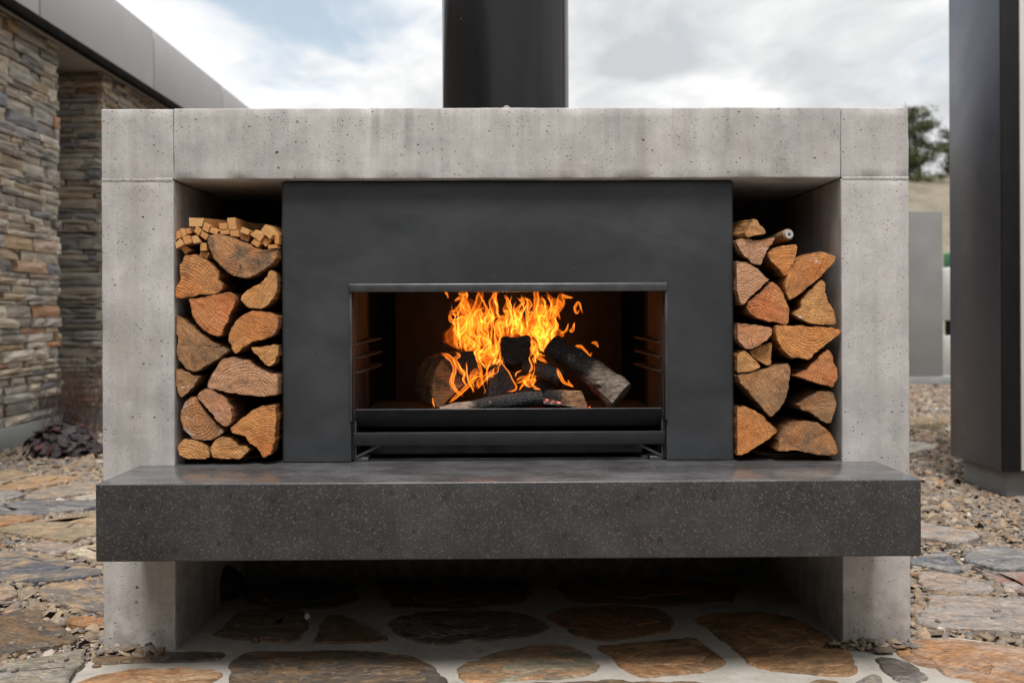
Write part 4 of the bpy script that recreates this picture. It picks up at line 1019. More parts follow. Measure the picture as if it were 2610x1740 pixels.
#@@WOOD
# ================================================================== firewood
def log(px, center, tint, label, group, y=.004, length=.36, ring=.0055, ecc=1.0, heart=.5, stain=.15, white=0.0, drift=(0, 0), shrink=.96):
    pts = np.array([P(u, v, y)[[0, 2]] for u, v in px])
    if area2(pts) < 0: pts = pts[::-1]
    y += rnd.uniform(-.004, .006)
    pts = smooth_loop(resample(pts, .0045), 1); sd = rnd.uniform(0, 90)
    pts = pts+np.stack([pnoise(np.c_[pts*60, pts[:, 0]*0+sd]), pnoise(np.c_[pts*60, pts[:, 0]*0+sd+4])], 1)*.0042
    pts = pts+np.stack([pnoise(np.c_[pts*190, pts[:, 0]*0+sd]), pnoise(np.c_[pts*190, pts[:, 0]*0+sd+4])], 1)*.0028
    lo, hi = (LX1+.0015, PX0-.0015) if pts[:, 0].mean() < 0 else (PX1+.0015, RX0-.0015)
    pts[:, 0] = np.clip(pts[:, 0], lo, hi); pts[:, 1] = np.maximum(pts[:, 1], ST+.0104)
    n = len(pts); cen = pts.mean(0); V = []; rim = []; F = []; mi = []
    caps = ((0.0, 0), (.3, 0), (.55, 0), (.74, .0), (.87, .1), (.95, .5), (.985, 1.0))
    def relief(q): return .0045*pnoise(np.c_[q*16, q[:, 0]*0+sd])+.0022*pnoise(np.c_[q*55, q[:, 0]*0+sd+5])+.0014*pnoise(np.c_[q[:, :1]*40, q[:, 1:]*190, q[:, :1]*0+sd+8])
    for f_, rm in caps[1:]:
        q = cen+(pts-cen)*f_; dy = relief(q)
        V += [(x, y+e, z) for (x, z), e in zip(q, dy)]; rim += [rm]*n
    nc = len(caps)-1; lens = []
    for t in (.008, .05, .15, .35, .6, .85, 1.0):
        s = 1-(1-shrink)*t; q = cen+(pts-cen)*s+np.array(drift)*t
        if t > .01: q = q+np.stack([pnoise(np.c_[pts*35, pts[:, 0]*0+sd+t*4]), pnoise(np.c_[pts*35, pts[:, 0]*0+sd+4+t*4])], 1)*.004
        e = relief(pts) if t < .01 else 0*pts[:, 0]
        V += [(x, y+length*t+ee, z) for (x, z), ee in zip(q, e)]; rim += [1.0]*n
    nr = nc+7; V.append((cen[0], y, cen[1])); rim.append(0.0)
    for i in range(n): F.append((n*nr, i, (i+1) % n)); mi.append(0)
    for k in range(nr-1):
        for i in range(n): F.append((k*n+i, k*n+n+i, k*n+n+(i+1) % n, k*n+(i+1) % n)); mi.append(0 if k < nc else 1)
    F.append(tuple(range((nr-1)*n, nr*n))[::-1]); mi.append(0)
    c = P(*center, y)
    o = mk('firewood_log', V, F, [M_wend, M_wside], None, origin=c, midx=mi)
    at = o.data.attributes.new('rim', 'FLOAT', 'POINT'); at.data.foreach_set('value', np.array(rim, np.float32))
    o.data.polygons.foreach_set('use_smooth', [m_ == 0 for m_ in mi])
    o.color = tint+(1,); o['ring'] = ring; o['ecc'] = ecc; o['heart'] = heart; o['stain'] = stain; o['white'] = white; o['ringk'] = .14 if stain >= .3 else .42
    tag(o, label, 'log', group); return o
T = dict(o=(.54, .235, .078), o2=(.58, .248, .080), b=(.43, .215, .092), g=(.40, .21, .095), p=(.50, .27, .150), y=(.56, .275, .100), r=(.53, .215, .082), d=(.32, .172, .082))
GL, GR_ = 'firewood stacked in the niche beside the kindling', 'firewood stacked in the niche with the tool handle'
def one(cf, c): return cf([c])[0]
log(cA([(480,690),(600,680),(720,705),(840,755),(960,805),(1060,848),(1170,858),(1280,850),(1278,880),(1240,960),(1170,1040),(1080,1090),(1000,1140),(920,1170),(840,1170),(760,1150),(690,1115),(640,1070),(590,1020),(545,970),(510,900),(470,830),(465,760)]), one(cA, (930,720)), T['b'], 'wide half round log with black mould stains directly under the kindling', GL, stain=.9, heart=.2, y=-.004)
log(cA([(225,912),(330,910),(430,950),(520,1010),(580,1060),(610,1120),(600,1180),(640,1230),(650,1290),(590,1350),(480,1362),(400,1360),(330,1380),(200,1395),(130,1400),(90,1350),(110,1300),(180,1180),(170,1020),(200,990)]), one(cA, (130,1395)), T['o'], 'orange quarter log with wavy rings and a ragged black notch', GL, stain=.35, ring=.0075)
log(cA([(1190,1065),(1230,1110),(1255,1180),(1250,1290),(1200,1400),(1140,1480),(1060,1515),(960,1512),(890,1480),(840,1420),(835,1380),(900,1310),(990,1260),(1070,1220),(1130,1150),(1160,1090)]), one(cA, (760,1150)), T['y'], 'small comma shaped split log beside the black steel surround', GL, stain=.35, ring=.004, heart=0)
log(cA([(265,1400),(400,1378),(540,1355),(680,1332),(760,1342),(790,1380),(780,1450),(740,1560)])+cB([(600,150),(560,230),(540,288),(480,285),(400,255),(340,205),(290,148),(250,70),(240,0)]), one(cA, (790,1370)), T['r'], 'quarter log with red heartwood and a grey outer edge', GL, stain=.15, heart=1.0, ring=.0065)
log(cB([(80,95),(95,85),(160,122),(260,195),(370,278),(480,356),(600,414),(600,440),(500,510),(400,570),(300,622),(265,632),(200,605),(140,540),(105,460),(100,390),(125,320),(95,240),(75,150)]), one(cB, (620,520)), T['g'], 'big weathered brown log with a straight pale upper edge', GL, stain=.6, ring=.004, heart=.1)
log(cB([(640,200),(700,120),(770,60),(850,42),(960,50),(1040,75),(1100,110),(1100,180),(1060,240),(1010,290),(930,320),(820,350),(750,390),(690,440),(660,460),(640,430),(615,360),(605,290),(615,240)]), one(cB, (930,160)), T['o'], 'rounded orange log with a pale scuff and hooked lower tip', GL, stain=.3, white=.35, ring=.005)
log(cB([(810,395),(880,387),(960,377),(1040,367),(1100,387),(1105,450),(1060,480),(1040,540),(1000,580),(960,560),(920,520),(860,460)]), one(cB, (1000,420)), T['y'], 'small three cornered splinter log against the steel surround', GL, stain=.35, heart=0, y=-.006)
log(cB([(398,735),(440,660),(490,590),(540,510),(620,482),(700,490),(800,520),(870,572),(940,615),(1010,640),(1080,652),(1108,720),(1106,830),(1040,850),(970,856),(900,858),(780,848),(640,830),(480,800),(400,770)]), one(cB, (790,900)), T['p'], 'largest half log with clear growth rings and a dark knot', GL, stain=.12, ring=.0068, heart=.2)
log(cB([(95,610),(130,587),(190,620),(260,660),(335,668),(300,720),(250,790),(190,850),(150,878),(125,840),(110,760),(90,690)]), one(cB, (190,700)), T['g'], 'small wedge log with white sap crust on its face', GL, stain=.3, white=1.0, heart=0)
log(cB([(150,1000),(180,920),(230,872),(290,872),(330,920),(380,990),(420,1050),(480,1110),(570,1190),(540,1230),(480,1262),(400,1284),(310,1278),(230,1240),(170,1170),(140,1080)]), one(cB, (320,1090)), T['b'], 'nearly round dark brown log with splits from its pith', GL, stain=.45, white=.4, ring=.009)
log(cB([(300,858),(340,813),(390,789),(440,792),(520,832),(590,890),(630,960),(650,1030),(640,1100),(600,1150),(570,1155),(510,1105),(470,1045),(420,985),(360,925)]), one(cB, (440,1010)), T['p'], 'pale half round log with fine grey rings leaning diagonally', GL, stain=.2, white=.35, ring=.0055)
log(cB([(615,1170),(680,1110),(760,1050),(840,990),(930,947),(1060,942),(1066,1050),(1062,1180),(1052,1290),(1022,1400),(945,1452),(920,1400),(870,1350),(790,1280),(770,1240),(690,1212),(640,1215)]), one(cB, (960,1470)), T['o2'], 'tall orange wedge log with a reddish pointed foot', GL, stain=.15, heart=.9, ring=.0058)
log(cB([(115,1360),(140,1292),(190,1262),(260,1272),(340,1292),(400,1340),(430,1400),(438,1438),(380,1456),(280,1453),(180,1445),(130,1410)]), one(cB, (150,1600)), T['y'], 'flat golden log on the niche floor by the concrete pier', GL, stain=.1, ring=.0058, heart=0)
log(cB([(430,1350),(480,1272),(540,1250),(610,1252),(680,1300),(700,1340),(760,1330),(810,1360),(770,1400),(720,1448),(620,1453),(520,1450),(446,1430)]), one(cB, (590,1490)), T['y'], 'low golden log with peeling bark on the niche floor', GL, stain=.2, ring=.006, heart=0)
# right niche
log(cC([(320,508),(365,570),(440,625),(448,680),(350,700),(280,715),(215,722),(205,690),(240,640),(275,570)]), one(cC, (260,730)), T['y'], 'small split log on top of the stack by the steel surround', GR_, stain=.4, drift=(-.10, .0), heart=0)
log(cC([(105,752),(180,727),(300,742),(420,747),(520,717),(545,707),(530,760),(490,830),(455,880),(430,930),(410,960),(390,1030),(300,998),(220,948),(170,878),(130,808)]), one(cC, (540,700)), T['p'], 'pinkish wedge log with a small white fleck on its face', GR_, stain=.2, white=.35, ring=.0045)
log(cC([(455,910),(540,842),(640,812),(785,802),(780,860),(760,960),(720,1060),(690,1130),(650,1158),(560,1040),(480,965)]), one(cC, (700,1200)), T['o2'], 'orange quarter log just below the round tool handle', GR_, stain=.1, ring=.0065, heart=.6)
log(cC([(690,1130),(740,1040),(800,980),(870,920),(950,887),(1060,877),(1160,897),(1240,937),(1235,960),(1150,1060),(1060,1158),(950,1248),(850,1328),(710,1428),(685,1400),(655,1300),(660,1200)]), one(cC, (980,1190)), T['o'], 'broad half log tilted up against the concrete pier', GR_, stain=.4, white=.4, ring=.006, y=-.004)
log(cC([(60,985),(180,980),(290,1022),(390,1082),(440,1132),(495,1190),(430,1250),(330,1338),(250,1418),(190,1476),(160,1460),(130,1350),(90,1200),(60,1080)]), one(cC, (180,1500)), T['p'], 'greyish pink quarter log with evenly spaced rings', GR_, stain=.1, ring=.0072, heart=0)
log(cC([(235,1500),(260,1442),(350,1372),(440,1274),(515,1204),(580,1242),(640,1322),(680,1412),(700,1500)])+cD([(605,40),(600,120),(590,172),(520,168),(420,150),(320,120),(230,80),(205,40),(200,0)]), one(cC, (330,1560)), T['r'], 'quarter log with bright red heart and orange outer rings', GR_, stain=.05, ring=.0075, heart=1.0)
log(cD([(640,85),(660,60),(720,0)])+cC([(830,1435),(930,1315),(1000,1235),(1070,1170),(1100,1212),(1105,1300),(1130,1420),(1190,1500)])+cD([(1000,0),(1030,40),(1050,100),(1055,178),(960,182),(870,178),(800,165),(700,120)]), one(cC, (1050,1050)), T['y'], 'golden split log with white streaks beside the concrete pier', GR_, stain=.1, white=.9, heart=0)
log(cD([(60,160),(180,167),(300,182),(440,207),(440,250),(420,300),(370,338),(320,372),(260,405),(220,416),(180,408),(150,370),(95,310),(60,280)]), one(cD, (245,230)), T['p'], 'small log showing complete rings round its centre', GR_, stain=.1, ring=.0058, heart=.4)
log(cD([(470,188),(560,184),(700,188),(840,193),(950,198),(1040,208),(1100,235),(1098,255),(1040,310),(980,350),(920,410),(850,460),(830,500),(790,518),(690,490),(640,508),(580,460),(530,400),(490,320),(470,250)]), one(cD, (820,120)), T['o2'], 'large bright orange half log with a flat top', GR_, stain=.05, ring=.0068, heart=.3, y=-.006)
log(cD([(218,430),(280,402),(370,364),(440,347),(445,380),(435,470),(425,556),(380,566),(310,528),(250,480)]), one(cD, (450,340)), T['y'], 'narrow golden triangle log in the middle of the stack', GR_, stain=.1, ring=.0045, heart=0, y=.022)
log(cD([(85,480),(130,442),(185,420),(220,452),(290,522),(338,588),(270,608),(190,628),(120,638),(85,590)]), one(cD, (100,640)), T['y'], 'small yellow block log tucked against the steel surround', GR_, stain=.15, ring=.004, heart=0)
log(cD([(105,662),(200,642),(340,608),(480,563),(590,540),(612,555),(620,640),(605,720),(590,820),(550,920),(500,998),(440,1050),(420,1056),(370,998),(290,908),(190,790),(120,720)]), one(cD, (100,640)), T['g'], 'big pale triangle log with grey mould spots', GR_, stain=.6, ring=.0045, heart=.1)
log(cD([(640,665),(720,640),(790,582),(860,522),(930,444),(975,409),(1010,440),(1030,530),(1058,590),(1055,690),(1030,762),(960,752),(880,733),(760,700)]), one(cD, (650,640)), T['r'], 'reddish quarter log with pale ring bands next to the pier', GR_, stain=.1, ring=.0078, heart=.4)
log(cD([(700,950),(800,872),(880,822),(960,802),(1030,820),(1055,900),(1060,970),(1030,1050),(1005,1112),(950,1112),(880,1068),(800,1008),(730,985)]), one(cD, (960,1120)), T['d'], 'dull grey brown log with a shaded flat side', GR_, stain=.45, ring=.005, heart=0, shrink=1.25)
log(cD([(60,960),(180,954),(280,992),(370,1052),(400,1090),(450,1130),(503,1185),(460,1240),(380,1298),(300,1338),(220,1388),(160,1425),(60,1430)]), one(cD, (40,1250)), T['o2'], 'orange log with fan grain and red bark on the niche floor', GR_, stain=.08, ring=.0045, heart=.6)
log(cD([(480,1378),(500,1290),(540,1212),(620,1152),(700,1113),(800,1098),(880,1113),(950,1160),(1010,1220),(1050,1300),(1070,1380),(1050,1422),(980,1428),(880,1418),(800,1398),(700,1380),(640,1367),(580,1384)]), one(cD, (820,1280)), T['b'], 'wide half round log with burnt looking blotches on the floor', GR_, stain=.7, ring=.006, heart=.3)

# ---- kindling sticks
KL = {}
for k_, idx_ in (('square kindling stick heaped against the inside of the concrete pier', (1, 2, 3, 19, 20, 21)), ('square kindling stick lying over the orange log with the ragged notch', (22, 24, 25)),
        ('tilted kindling stick just under the widest kindling board', (4, 5, 6, 23)), ('upright kindling stick on the high shoulder of the mould stained log', (7, 8, 9, 10)),
        ('kindling stick on the sloping back of the mould stained log', (11, 12, 13, 14, 15)), ('kindling stick wedged beside the black steel surround', (17, 18)), ('long thick kindling stick pointing at the steel surround', (16,))):
    for q_ in idx_: KL[q_] = k_
KQ = [[(265,500),(440,505),(410,600),(268,597)],[(95,655),(165,633),(188,715),(110,742)],[(165,620),(218,615),(245,690),(192,712)],[(228,618),(325,610),(300,672),(247,680)],
 [(318,650),(350,592),(412,630),(378,700)],[(415,630),(440,550),(505,590),(480,665)],[(485,658),(510,605),(600,645),(575,690)],[(595,560),(690,558),(692,628),(608,632)],[(612,640),(706,632),(712,682),(620,686)],
 [(690,503),(783,497),(800,632),(707,638)],[(718,645),(812,634),(830,712),(730,705)],[(832,655),(855,600),(945,640),(925,695)],[(838,735),(858,682),(945,710),(925,772)],[(945,690),(1010,632),(1106,700),(1058,768)],
 [(955,780),(985,737),(1065,780),(1030,830)],[(1070,772),(1108,717),(1185,752),(1120,825)],[(1065,640),(1115,572),(1205,690),(1165,742)],[(1215,715),(1290,680),(1290,795),(1220,790)],[(1142,800),(1240,797),(1248,838),(1145,848)],
 [(190,714),(265,692),(303,775),(225,798)],[(295,705),(350,694),(400,770),(320,788)],[(88,785),(165,732),(215,795),(125,845)],[(175,835),(217,802),(300,860),(225,905)],[(392,702),(410,643),(490,692),(458,750)],[(390,777),(462,780),(468,866),(393,868)],[(380,920),(398,874),(500,887),(470,955)]]
for i, q in enumerate(KQ):
    y = rnd.uniform(-.004, .016); pts = np.array([P(u, v, y)[[0, 2]] for u, v in cA(q)])
    if area2(pts) < 0: pts = pts[::-1]
    L = rnd.uniform(.20, .26); dx_ = .13 if i == 0 else (.05 if i == 16 else rnd.uniform(-.004, .014)); dz_ = .004 if i == 0 else rnd.uniform(-.004, .004)
    pts[:, 0] = np.clip(pts[:, 0], LX1+.0015, PX0-.0015)
    cen = pts.mean(0); fr = cen+(pts-cen)*.985
    V = [(x, y, z) for x, z in cen+(pts-cen)*.95]+[(x, y+.0012, z) for x, z in fr]+[(x+dx_, y+L, z+dz_) for x, z in fr]
    F = [(0,1,2,3)]+[(a, a+4, (a+1) % 4+4, (a+1) % 4) for a in range(4)]+[(4+a, 8+a, 8+(a+1) % 4, 4+(a+1) % 4) for a in range(4)]+[(11,10,9,8)]
    tag(mk('kindling_stick', V, F, M_kind), KL[i] if i else 'widest kindling board lying flat on top of the sticks', 'kindling', 'kindling sticks in the niche')

# ---- boards under the stacks
def boards(px0, px1, label):
    a = G(*px0, ST)[0]; b = G(*px1, ST)[0]; root = tag(empty('base_board', ((a+b)/2, .2, ST)), label, 'board', 'thin boards under the firewood stacks')
    z = ST+.0006
    for k in range(3):
        x0, x1 = (a-.012*k, b+.012*k)
        if x0 > x1: x0, x1 = x1, x0
        V = [(x0+.02, .075, z), (x1-.02, .075, z), (x1, .10, z), (x1, .42, z), (x0, .42, z), (x0, .10, z)]; V += [(x, y, z+.0028) for x, y, _ in V]
        F = [tuple(range(5, -1, -1)), tuple(range(6, 12))]+[(i, (i+1) % 6, (i+1) % 6+6, i+6) for i in range(6)]
        mk('layer', V, F, M_ply if k % 2 == 0 else M_ply2, root); z += .0032
boards((478, 1165), (660, 1165), 'thin layered board under the logs beside the kindling')
boards((1940, 1160), (2120, 1160), 'thin layered board under the logs below the tool handle')

# ---- round handle lying on the right stack
c0 = P(2011, 597, .03); hd = np.array([-.17, .95, -.10]); hd /= np.linalg.norm(hd); HR = .0145
th = tag(empty('tool_handle', tuple(c0+hd*.12)), 'round wooden tool handle with a screwed metal tip on the log stack', 'handle')
WLOC[th.name] = Vector(c0+hd*.12)
V, F = tube([c0+hd*t for t in (.002, .004, .03, .10, .24)], [HR-.0018, HR, HR, HR*.95, HR*.9], 24); mk('shaft', V, F, M_handle, th, smooth=False)
V, F = tube([c0+hd*t for t in (-.0012, .001, .0035)], [HR*.72, HR*.80, HR*.80], 24); mk('end_disc', V, F, M_alu, th)
V, F = tube([c0+hd*t for t in (-.0026, -.0008)], [HR*.26, HR*.30], 12); mk('screw', V, F, M_lip, th)

# ================================================================== burning logs
def char_log(name_label, V, F, tint, axis, burn, ash, origin=None):
    o = mk('burning_log', V, F, M_char, None, origin=origin); fix_normals(o)
    o.color = tint+(1,); o['axis'] = axis; o['burn'] = burn; o['ash'] = ash
    tag(o, name_label, 'log', 'logs burning in the grate'); return o
def poly_log(px, y, direction, length, shrink=.95, amp=.003):
    pts = np.array([P(u, v, y)[[0, 2]] for u, v in px])
    if area2(pts) < 0: pts = pts[::-1]
    pts = smooth_loop(resample(pts, .004), 1); sd = rnd.uniform(0, 50)
    pts = pts+np.stack([pnoise(np.c_[pts*90, pts[:, 0]*0+sd]), pnoise(np.c_[pts*90, pts[:, 0]*0+sd+4])], 1)*amp
    n = len(pts); cen = pts.mean(0); dr = np.array(direction, float); dr /= np.linalg.norm(dr); V = []
    ts = (0, .003/length, .15, .4, .7, 1)
    for k, t in enumerate(ts):
        q = inset(pts, .002) if k == 0 else cen+(pts-cen)*(1-(1-shrink)*t)
        if k > 1: q = q+np.stack([pnoise(np.c_[pts*40, pts[:, 0]*0+sd+t*5]), pnoise(np.c_[pts*40, pts[:, 0]*0+sd+t*5+3])], 1)*amp*1.5
        V += [tuple(np.array([x, y, z])+dr*length*t) for x, z in q]
    F = [tuple(range(n))]+[(k*n+i, k*n+n+i, k*n+n+(i+1) % n, k*n+(i+1) % n) for k in range(len(ts)-1) for i in range(n)]+[tuple(range((len(ts)-1)*n, len(ts)*n))[::-1]]
    return V, F
V, F = poly_log(cG([(150,880),(350,830),(520,800),(560,900),(610,1080),(480,1180),(330,1300),(190,1440),(120,1530),(40,1500),(5,1380),(10,1200),(40,1050)]), .150, (-.36, .90, -.02), .15, .97)
char_log('thick log with an orange lit cut face and charred corner', V, F, (.30, .14, .05), (1, 0, .9), .034, .15)
V, F = poly_log(cG([(860,640),(900,615),(1060,632),(1150,607),(1230,612),(1235,720),(1220,850),(1180,920),(1100,960),(1000,990),(930,960),(880,900),(860,800)]), .175, (.1, .95, -.25), .12, .9)
char_log('coal black block burning at the top of the pile', V, F, (.05, .03, .02), (0, 0, 1), -.5, .25)
V, F = poly_log(cG([(850,970),(920,1030),(980,1110),(1020,1200),(1040,1270),(1000,1320),(880,1400),(700,1400),(700,1330),(720,1250),(760,1130),(800,1030)]), .135, (.02, .95, .1), .13, .9)
char_log('black pointed wedge standing in the middle of the fire', V, F, (.05, .03, .02), (0, 0, 1), -.5, .1)
def bar_log(a, b, ra, rb, squash, jit, seed, ns=16, na=14, bend=.004):
    a, b = np.array(a), np.array(b); pts = [a+(b-a)*t+np.array([0, 0, 1.])*bend*math.sin(math.pi*t)+bend*.6*np.array([pnoise(np.array([[t*4, seed, 0.]]))[0], 0, pnoise(np.array([[t*4, seed, 5.]]))[0]]) for t in np.linspace(0, 1, na)]
    return tube(pts, np.linspace(ra, rb, na), ns, squash, jit, seed)
def gp(x, y_, dep): return P(*one(cG, (x, y_)), dep)
V, F = bar_log(gp(120, 1590, .085), gp(1385, 1390, .095), .019, .019, 1.25, .35, 3)
char_log('long low log along the front with a pale bark end', V, F, (.27, .20, .15), (1, 0, 0), -.06, .8)
V, F = bar_log(P(*one(cF, (395, 560)), .19), P(*one(cF, (950, 975)), .110), .029, .040, 1.05, .30, 8, 20, 22, .006)
char_log('long diagonal log charred at its upper end with grey bark', V, F, (.19, .15, .115), (-.8, 0, .6), -.006, .35)
V, F = bar_log(gp(1150, 1000, .16), gp(1600, 1150, .13), .016, .021, 1.2, .4, 12)
char_log('short burnt stick bridging to the diagonal log', V, F, (.05, .03, .02), (1, 0, 0), -.5, 1.0)
V, F = poly_log(cG([(1715,1370),(1760,1305),(1885,1305),(1925,1400),(1958,1530),(1900,1590),(1760,1590),(1715,1500)]), .085, (-.82, .40, .03), .075, .95, .0015)
char_log('small front log with a clean brown cut end', V, F, (.38, .20, .095), (-1, 0, 0), .006, .7)
V, F = poly_log(cG([(640,1400),(660,1180),(690,1060),(760,985),(830,985),(815,1100),(760,1250),(740,1400)]), .170, (.05, .95, .1), .12, .95)
char_log('cracked glowing stub behind the black pointed wedge', V, F, (.05, .03, .02), (0, 0, 1), -.5, .7)
V, F = poly_log(cG([(1130,1400),(1150,1250),(1230,1170),(1370,1150),(1500,1195),(1530,1290),(1500,1400)]), .155, (.25, .9, .05), .12, .95)
char_log('ash dusted stub under the short burnt stick', V, F, (.05, .03, .02), (0, 0, 1), -.5, 1.0)
# ember bed
ex = np.linspace(P(1180, 1040, .2)[0], P(1510, 1040, .2)[0], 60); ey = np.linspace(.075, .40, 44)
EX, EY = np.meshgrid(ex, ey); mid = (ex[0]+ex[-1])/2; hw = (ex[-1]-ex[0])/2
EZ = FLOOR+.001+.052*np.clip(1-((EX-mid)/hw)**2, 0, 1)*np.clip(1-((EY-.21)/.20)**2, 0, 1)+.010*np.abs(pnoise(np.stack([EX*45, EY*45, 0*EX], -1)))+.006*np.abs(pnoise(np.stack([EX*110, EY*110, 0*EX], -1)))
V = np.stack([EX.ravel(), EY.ravel(), EZ.ravel()], 1); n = len(ex)
F = [(j*n+i, j*n+i+1, (j+1)*n+i+1, (j+1)*n+i) for j in range(len(ey)-1) for i in range(n-1)]
tag(mk('ember_bed', V, F, M_ember), 'glowing red embers and ash under the burning logs', 'embers', kind='stuff')

#@@FLAMES
fire = tag(empty('fire', tuple(gp(900, 1500, .2))), 'bright orange and yellow flames rising from the burning logs', 'fire')
frng = np.random.default_rng(21)
def add_flame(L, R, heat, name='flame'):
    """L,R arrays (n,3) of the two edges; heat (n,m)"""
    n, m = heat.shape; u = np.linspace(0, 1, m)[None, :, None]
    V = L[:, None, :]*(1-u)+R[:, None, :]*u
    ph = frng.uniform(0, 50); bulge = frng.uniform(-.6, .6)*np.linalg.norm(R-L, axis=1)[:, None]
    uu = np.linspace(-1, 1, m)[None]; wv = pnoise(np.stack([np.linspace(0, 3, n)[:, None]+0*uu, 1.3*uu+ph+0*np.linspace(0, 1, n)[:, None], 0*uu+np.zeros((n, 1))], -1))
    V[..., 1] += bulge*(1-uu**2)+wv*.012
    F = [(i*m+j, i*m+j+1, (i+1)*m+j+1, (i+1)*m+j) for i in range(n-1) for j in range(m-1)]
    o = mk(name, V.reshape(-1, 3), F, M_flame, fire, smooth=True)
    at = o.data.attributes.new('glow', 'FLOAT', 'POINT'); at.data.foreach_set('value', np.clip(heat, 0, 1.2).reshape(-1).astype(np.float32))
    return o
def flow(p, y):
    q = np.array([p[0]*21, y*14, p[1]*15]); e = .02
    def psi(a, b, c): return pnoise(np.array([[a, b, c]]))[0]+.42*pnoise(np.array([[a*2.5, b*2+7, c*2.3+5]]))[0]
    vx = -(psi(q[0], q[1], q[2]+e)-psi(q[0], q[1], q[2]-e))/(2*e); vz = (psi(q[0]+e, q[1], q[2])-psi(q[0]-e, q[1], q[2]))/(2*e)
    return np.array([vx*.85, .72+vz*.75])
def stream(p0, y, length, lean=0, n=46):
    p = np.array(p0, float); out = [p.copy()]; h = length/(n-1)
    for i in range(n-1):
        v = flow(p, y)+np.array([lean, 0]); v /= max(.35, np.linalg.norm(v)); p = p+v*h; out.append(p.copy())
    return np.array(out)
def sheet(x, v, dep, w, length, lean=0, base=.33, edge=.60, m=19):
    n = 46; c = gp(x, v, dep); a = stream((c[0]-w, c[2]), dep, length, lean, n); b = stream((c[0]+w, c[2]), dep, length, lean, n)
    t = np.linspace(0, 1, n)[:, None]; tip = frng.uniform(.1, .9)
    midp = a*(1-tip)+b*tip; prof = np.clip(np.minimum((.30+t*3.0), 1), 0, 1)*np.clip((1-t)/.42, 0, 1)**.75
    a2 = midp+(a-midp)*prof; b2 = midp+(b-midp)*prof
    sw = np.linalg.norm(b2-a2, axis=1)[:, None]
    u = np.linspace(0, 1, m)[None]; d_ = np.minimum(u, 1-u)*np.maximum(sw, .004)        # metres from the edge
    wid = frng.uniform(.0016, .0034); side = frng.uniform(.25, 1, 2); es = np.where(u < .5, side[0], side[1])
    ph = frng.uniform(0, 60)
    fil = np.abs(pnoise(np.stack([u*2.6+0*t+ph, t*3.4+0*u, 0*u+0*t+ph], -1))); fil = np.exp(-(fil/.045)**2)*.55
    body = .55+.9*pnoise(np.stack([u*1.5+0*t+ph, t*3+0*u, 0*u+0*t+ph+9], -1))
    heat = base*np.clip(body, 0, 1.6)+edge*es*np.exp(-((d_-.16*np.maximum(sw, .004))/wid)**2)+fil*edge*.8
    wdw = np.clip(np.minimum(u, 1-u)/.16, 0, 1); heat = heat*wdw*wdw*(3-2*wdw)
    fade = np.clip(t/.12, 0, 1)*np.clip((1-t)/.22, 0, 1)**.7
    heat = heat*fade
    L = np.c_[a2[:, 0], np.full(n, dep), a2[:, 1]]; R = np.c_[b2[:, 0], np.full(n, dep), b2[:, 1]]
    keep = (L[:, 2] < 1.0) & (R[:, 2] < 1.0); k = keep.argmin() if not keep.all() else n
    if k > 6: add_flame(L[:k], R[:k], heat[:k])
def lick(pts, w, dep, base=.36, edge=.46, m=11):
    P_ = np.array([gp(x, v, dep)[[0, 2]] for x, v in pts]); w = np.array(w, float)*.000216*.62; k = len(P_); n = 12*(k-1)+1
    tt = np.linspace(0, k-1, n); q = []
    ext = np.vstack([2*P_[0]-P_[1], P_, 2*P_[-1]-P_[-2]])
    for x in tt:
        i = min(int(x), k-2); f = x-i; p0, p1, p2, p3 = ext[i:i+4]
        q.append(.5*((2*p1)+(-p0+p2)*f+(2*p0-5*p1+4*p2-p3)*f*f+(-p0+3*p1-3*p2+p3)*f**3))
    q = np.array(q); ww = np.interp(tt, np.arange(k), w)[:, None]
    q = q+np.stack([pnoise(np.c_[q*90, q[:, 0]*0]), pnoise(np.c_[q*90, q[:, 0]*0+4])], 1)*.0016
    tg = np.gradient(q, axis=0); tg /= np.maximum(np.linalg.norm(tg, axis=1, keepdims=True), 1e-9); nn = np.c_[-tg[:, 1], tg[:, 0]]
    a, b = q-nn*ww, q+nn*ww; u = np.linspace(0, 1, m)[None]; d_ = np.minimum(u, 1-u)*ww*2; t = np.linspace(0, 1, n)[:, None]; ph = frng.uniform(0, 50)
    side = frng.uniform(.3, 1, 2); es = np.where(u < .5, side[0], side[1])
    heat = base*np.clip(.7+.9*pnoise(np.stack([u*1.5+0*t+ph, t*2.5+0*u, 0*u+0*t], -1)), .1, 1.5)+edge*es*np.exp(-((d_-.36*ww)/.0018)**2)
    wdw = np.clip(np.minimum(u, 1-u)/.22, 0, 1); heat = heat*wdw*wdw*(3-2*wdw)
    heat = heat*np.clip(t/.14, 0, 1)*np.clip((1-t)/.14, 0, 1)
    add_flame(np.c_[a[:, 0], np.full(n, dep), a[:, 1]], np.c_[b[:, 0], np.full(n, dep), b[:, 1]], heat)
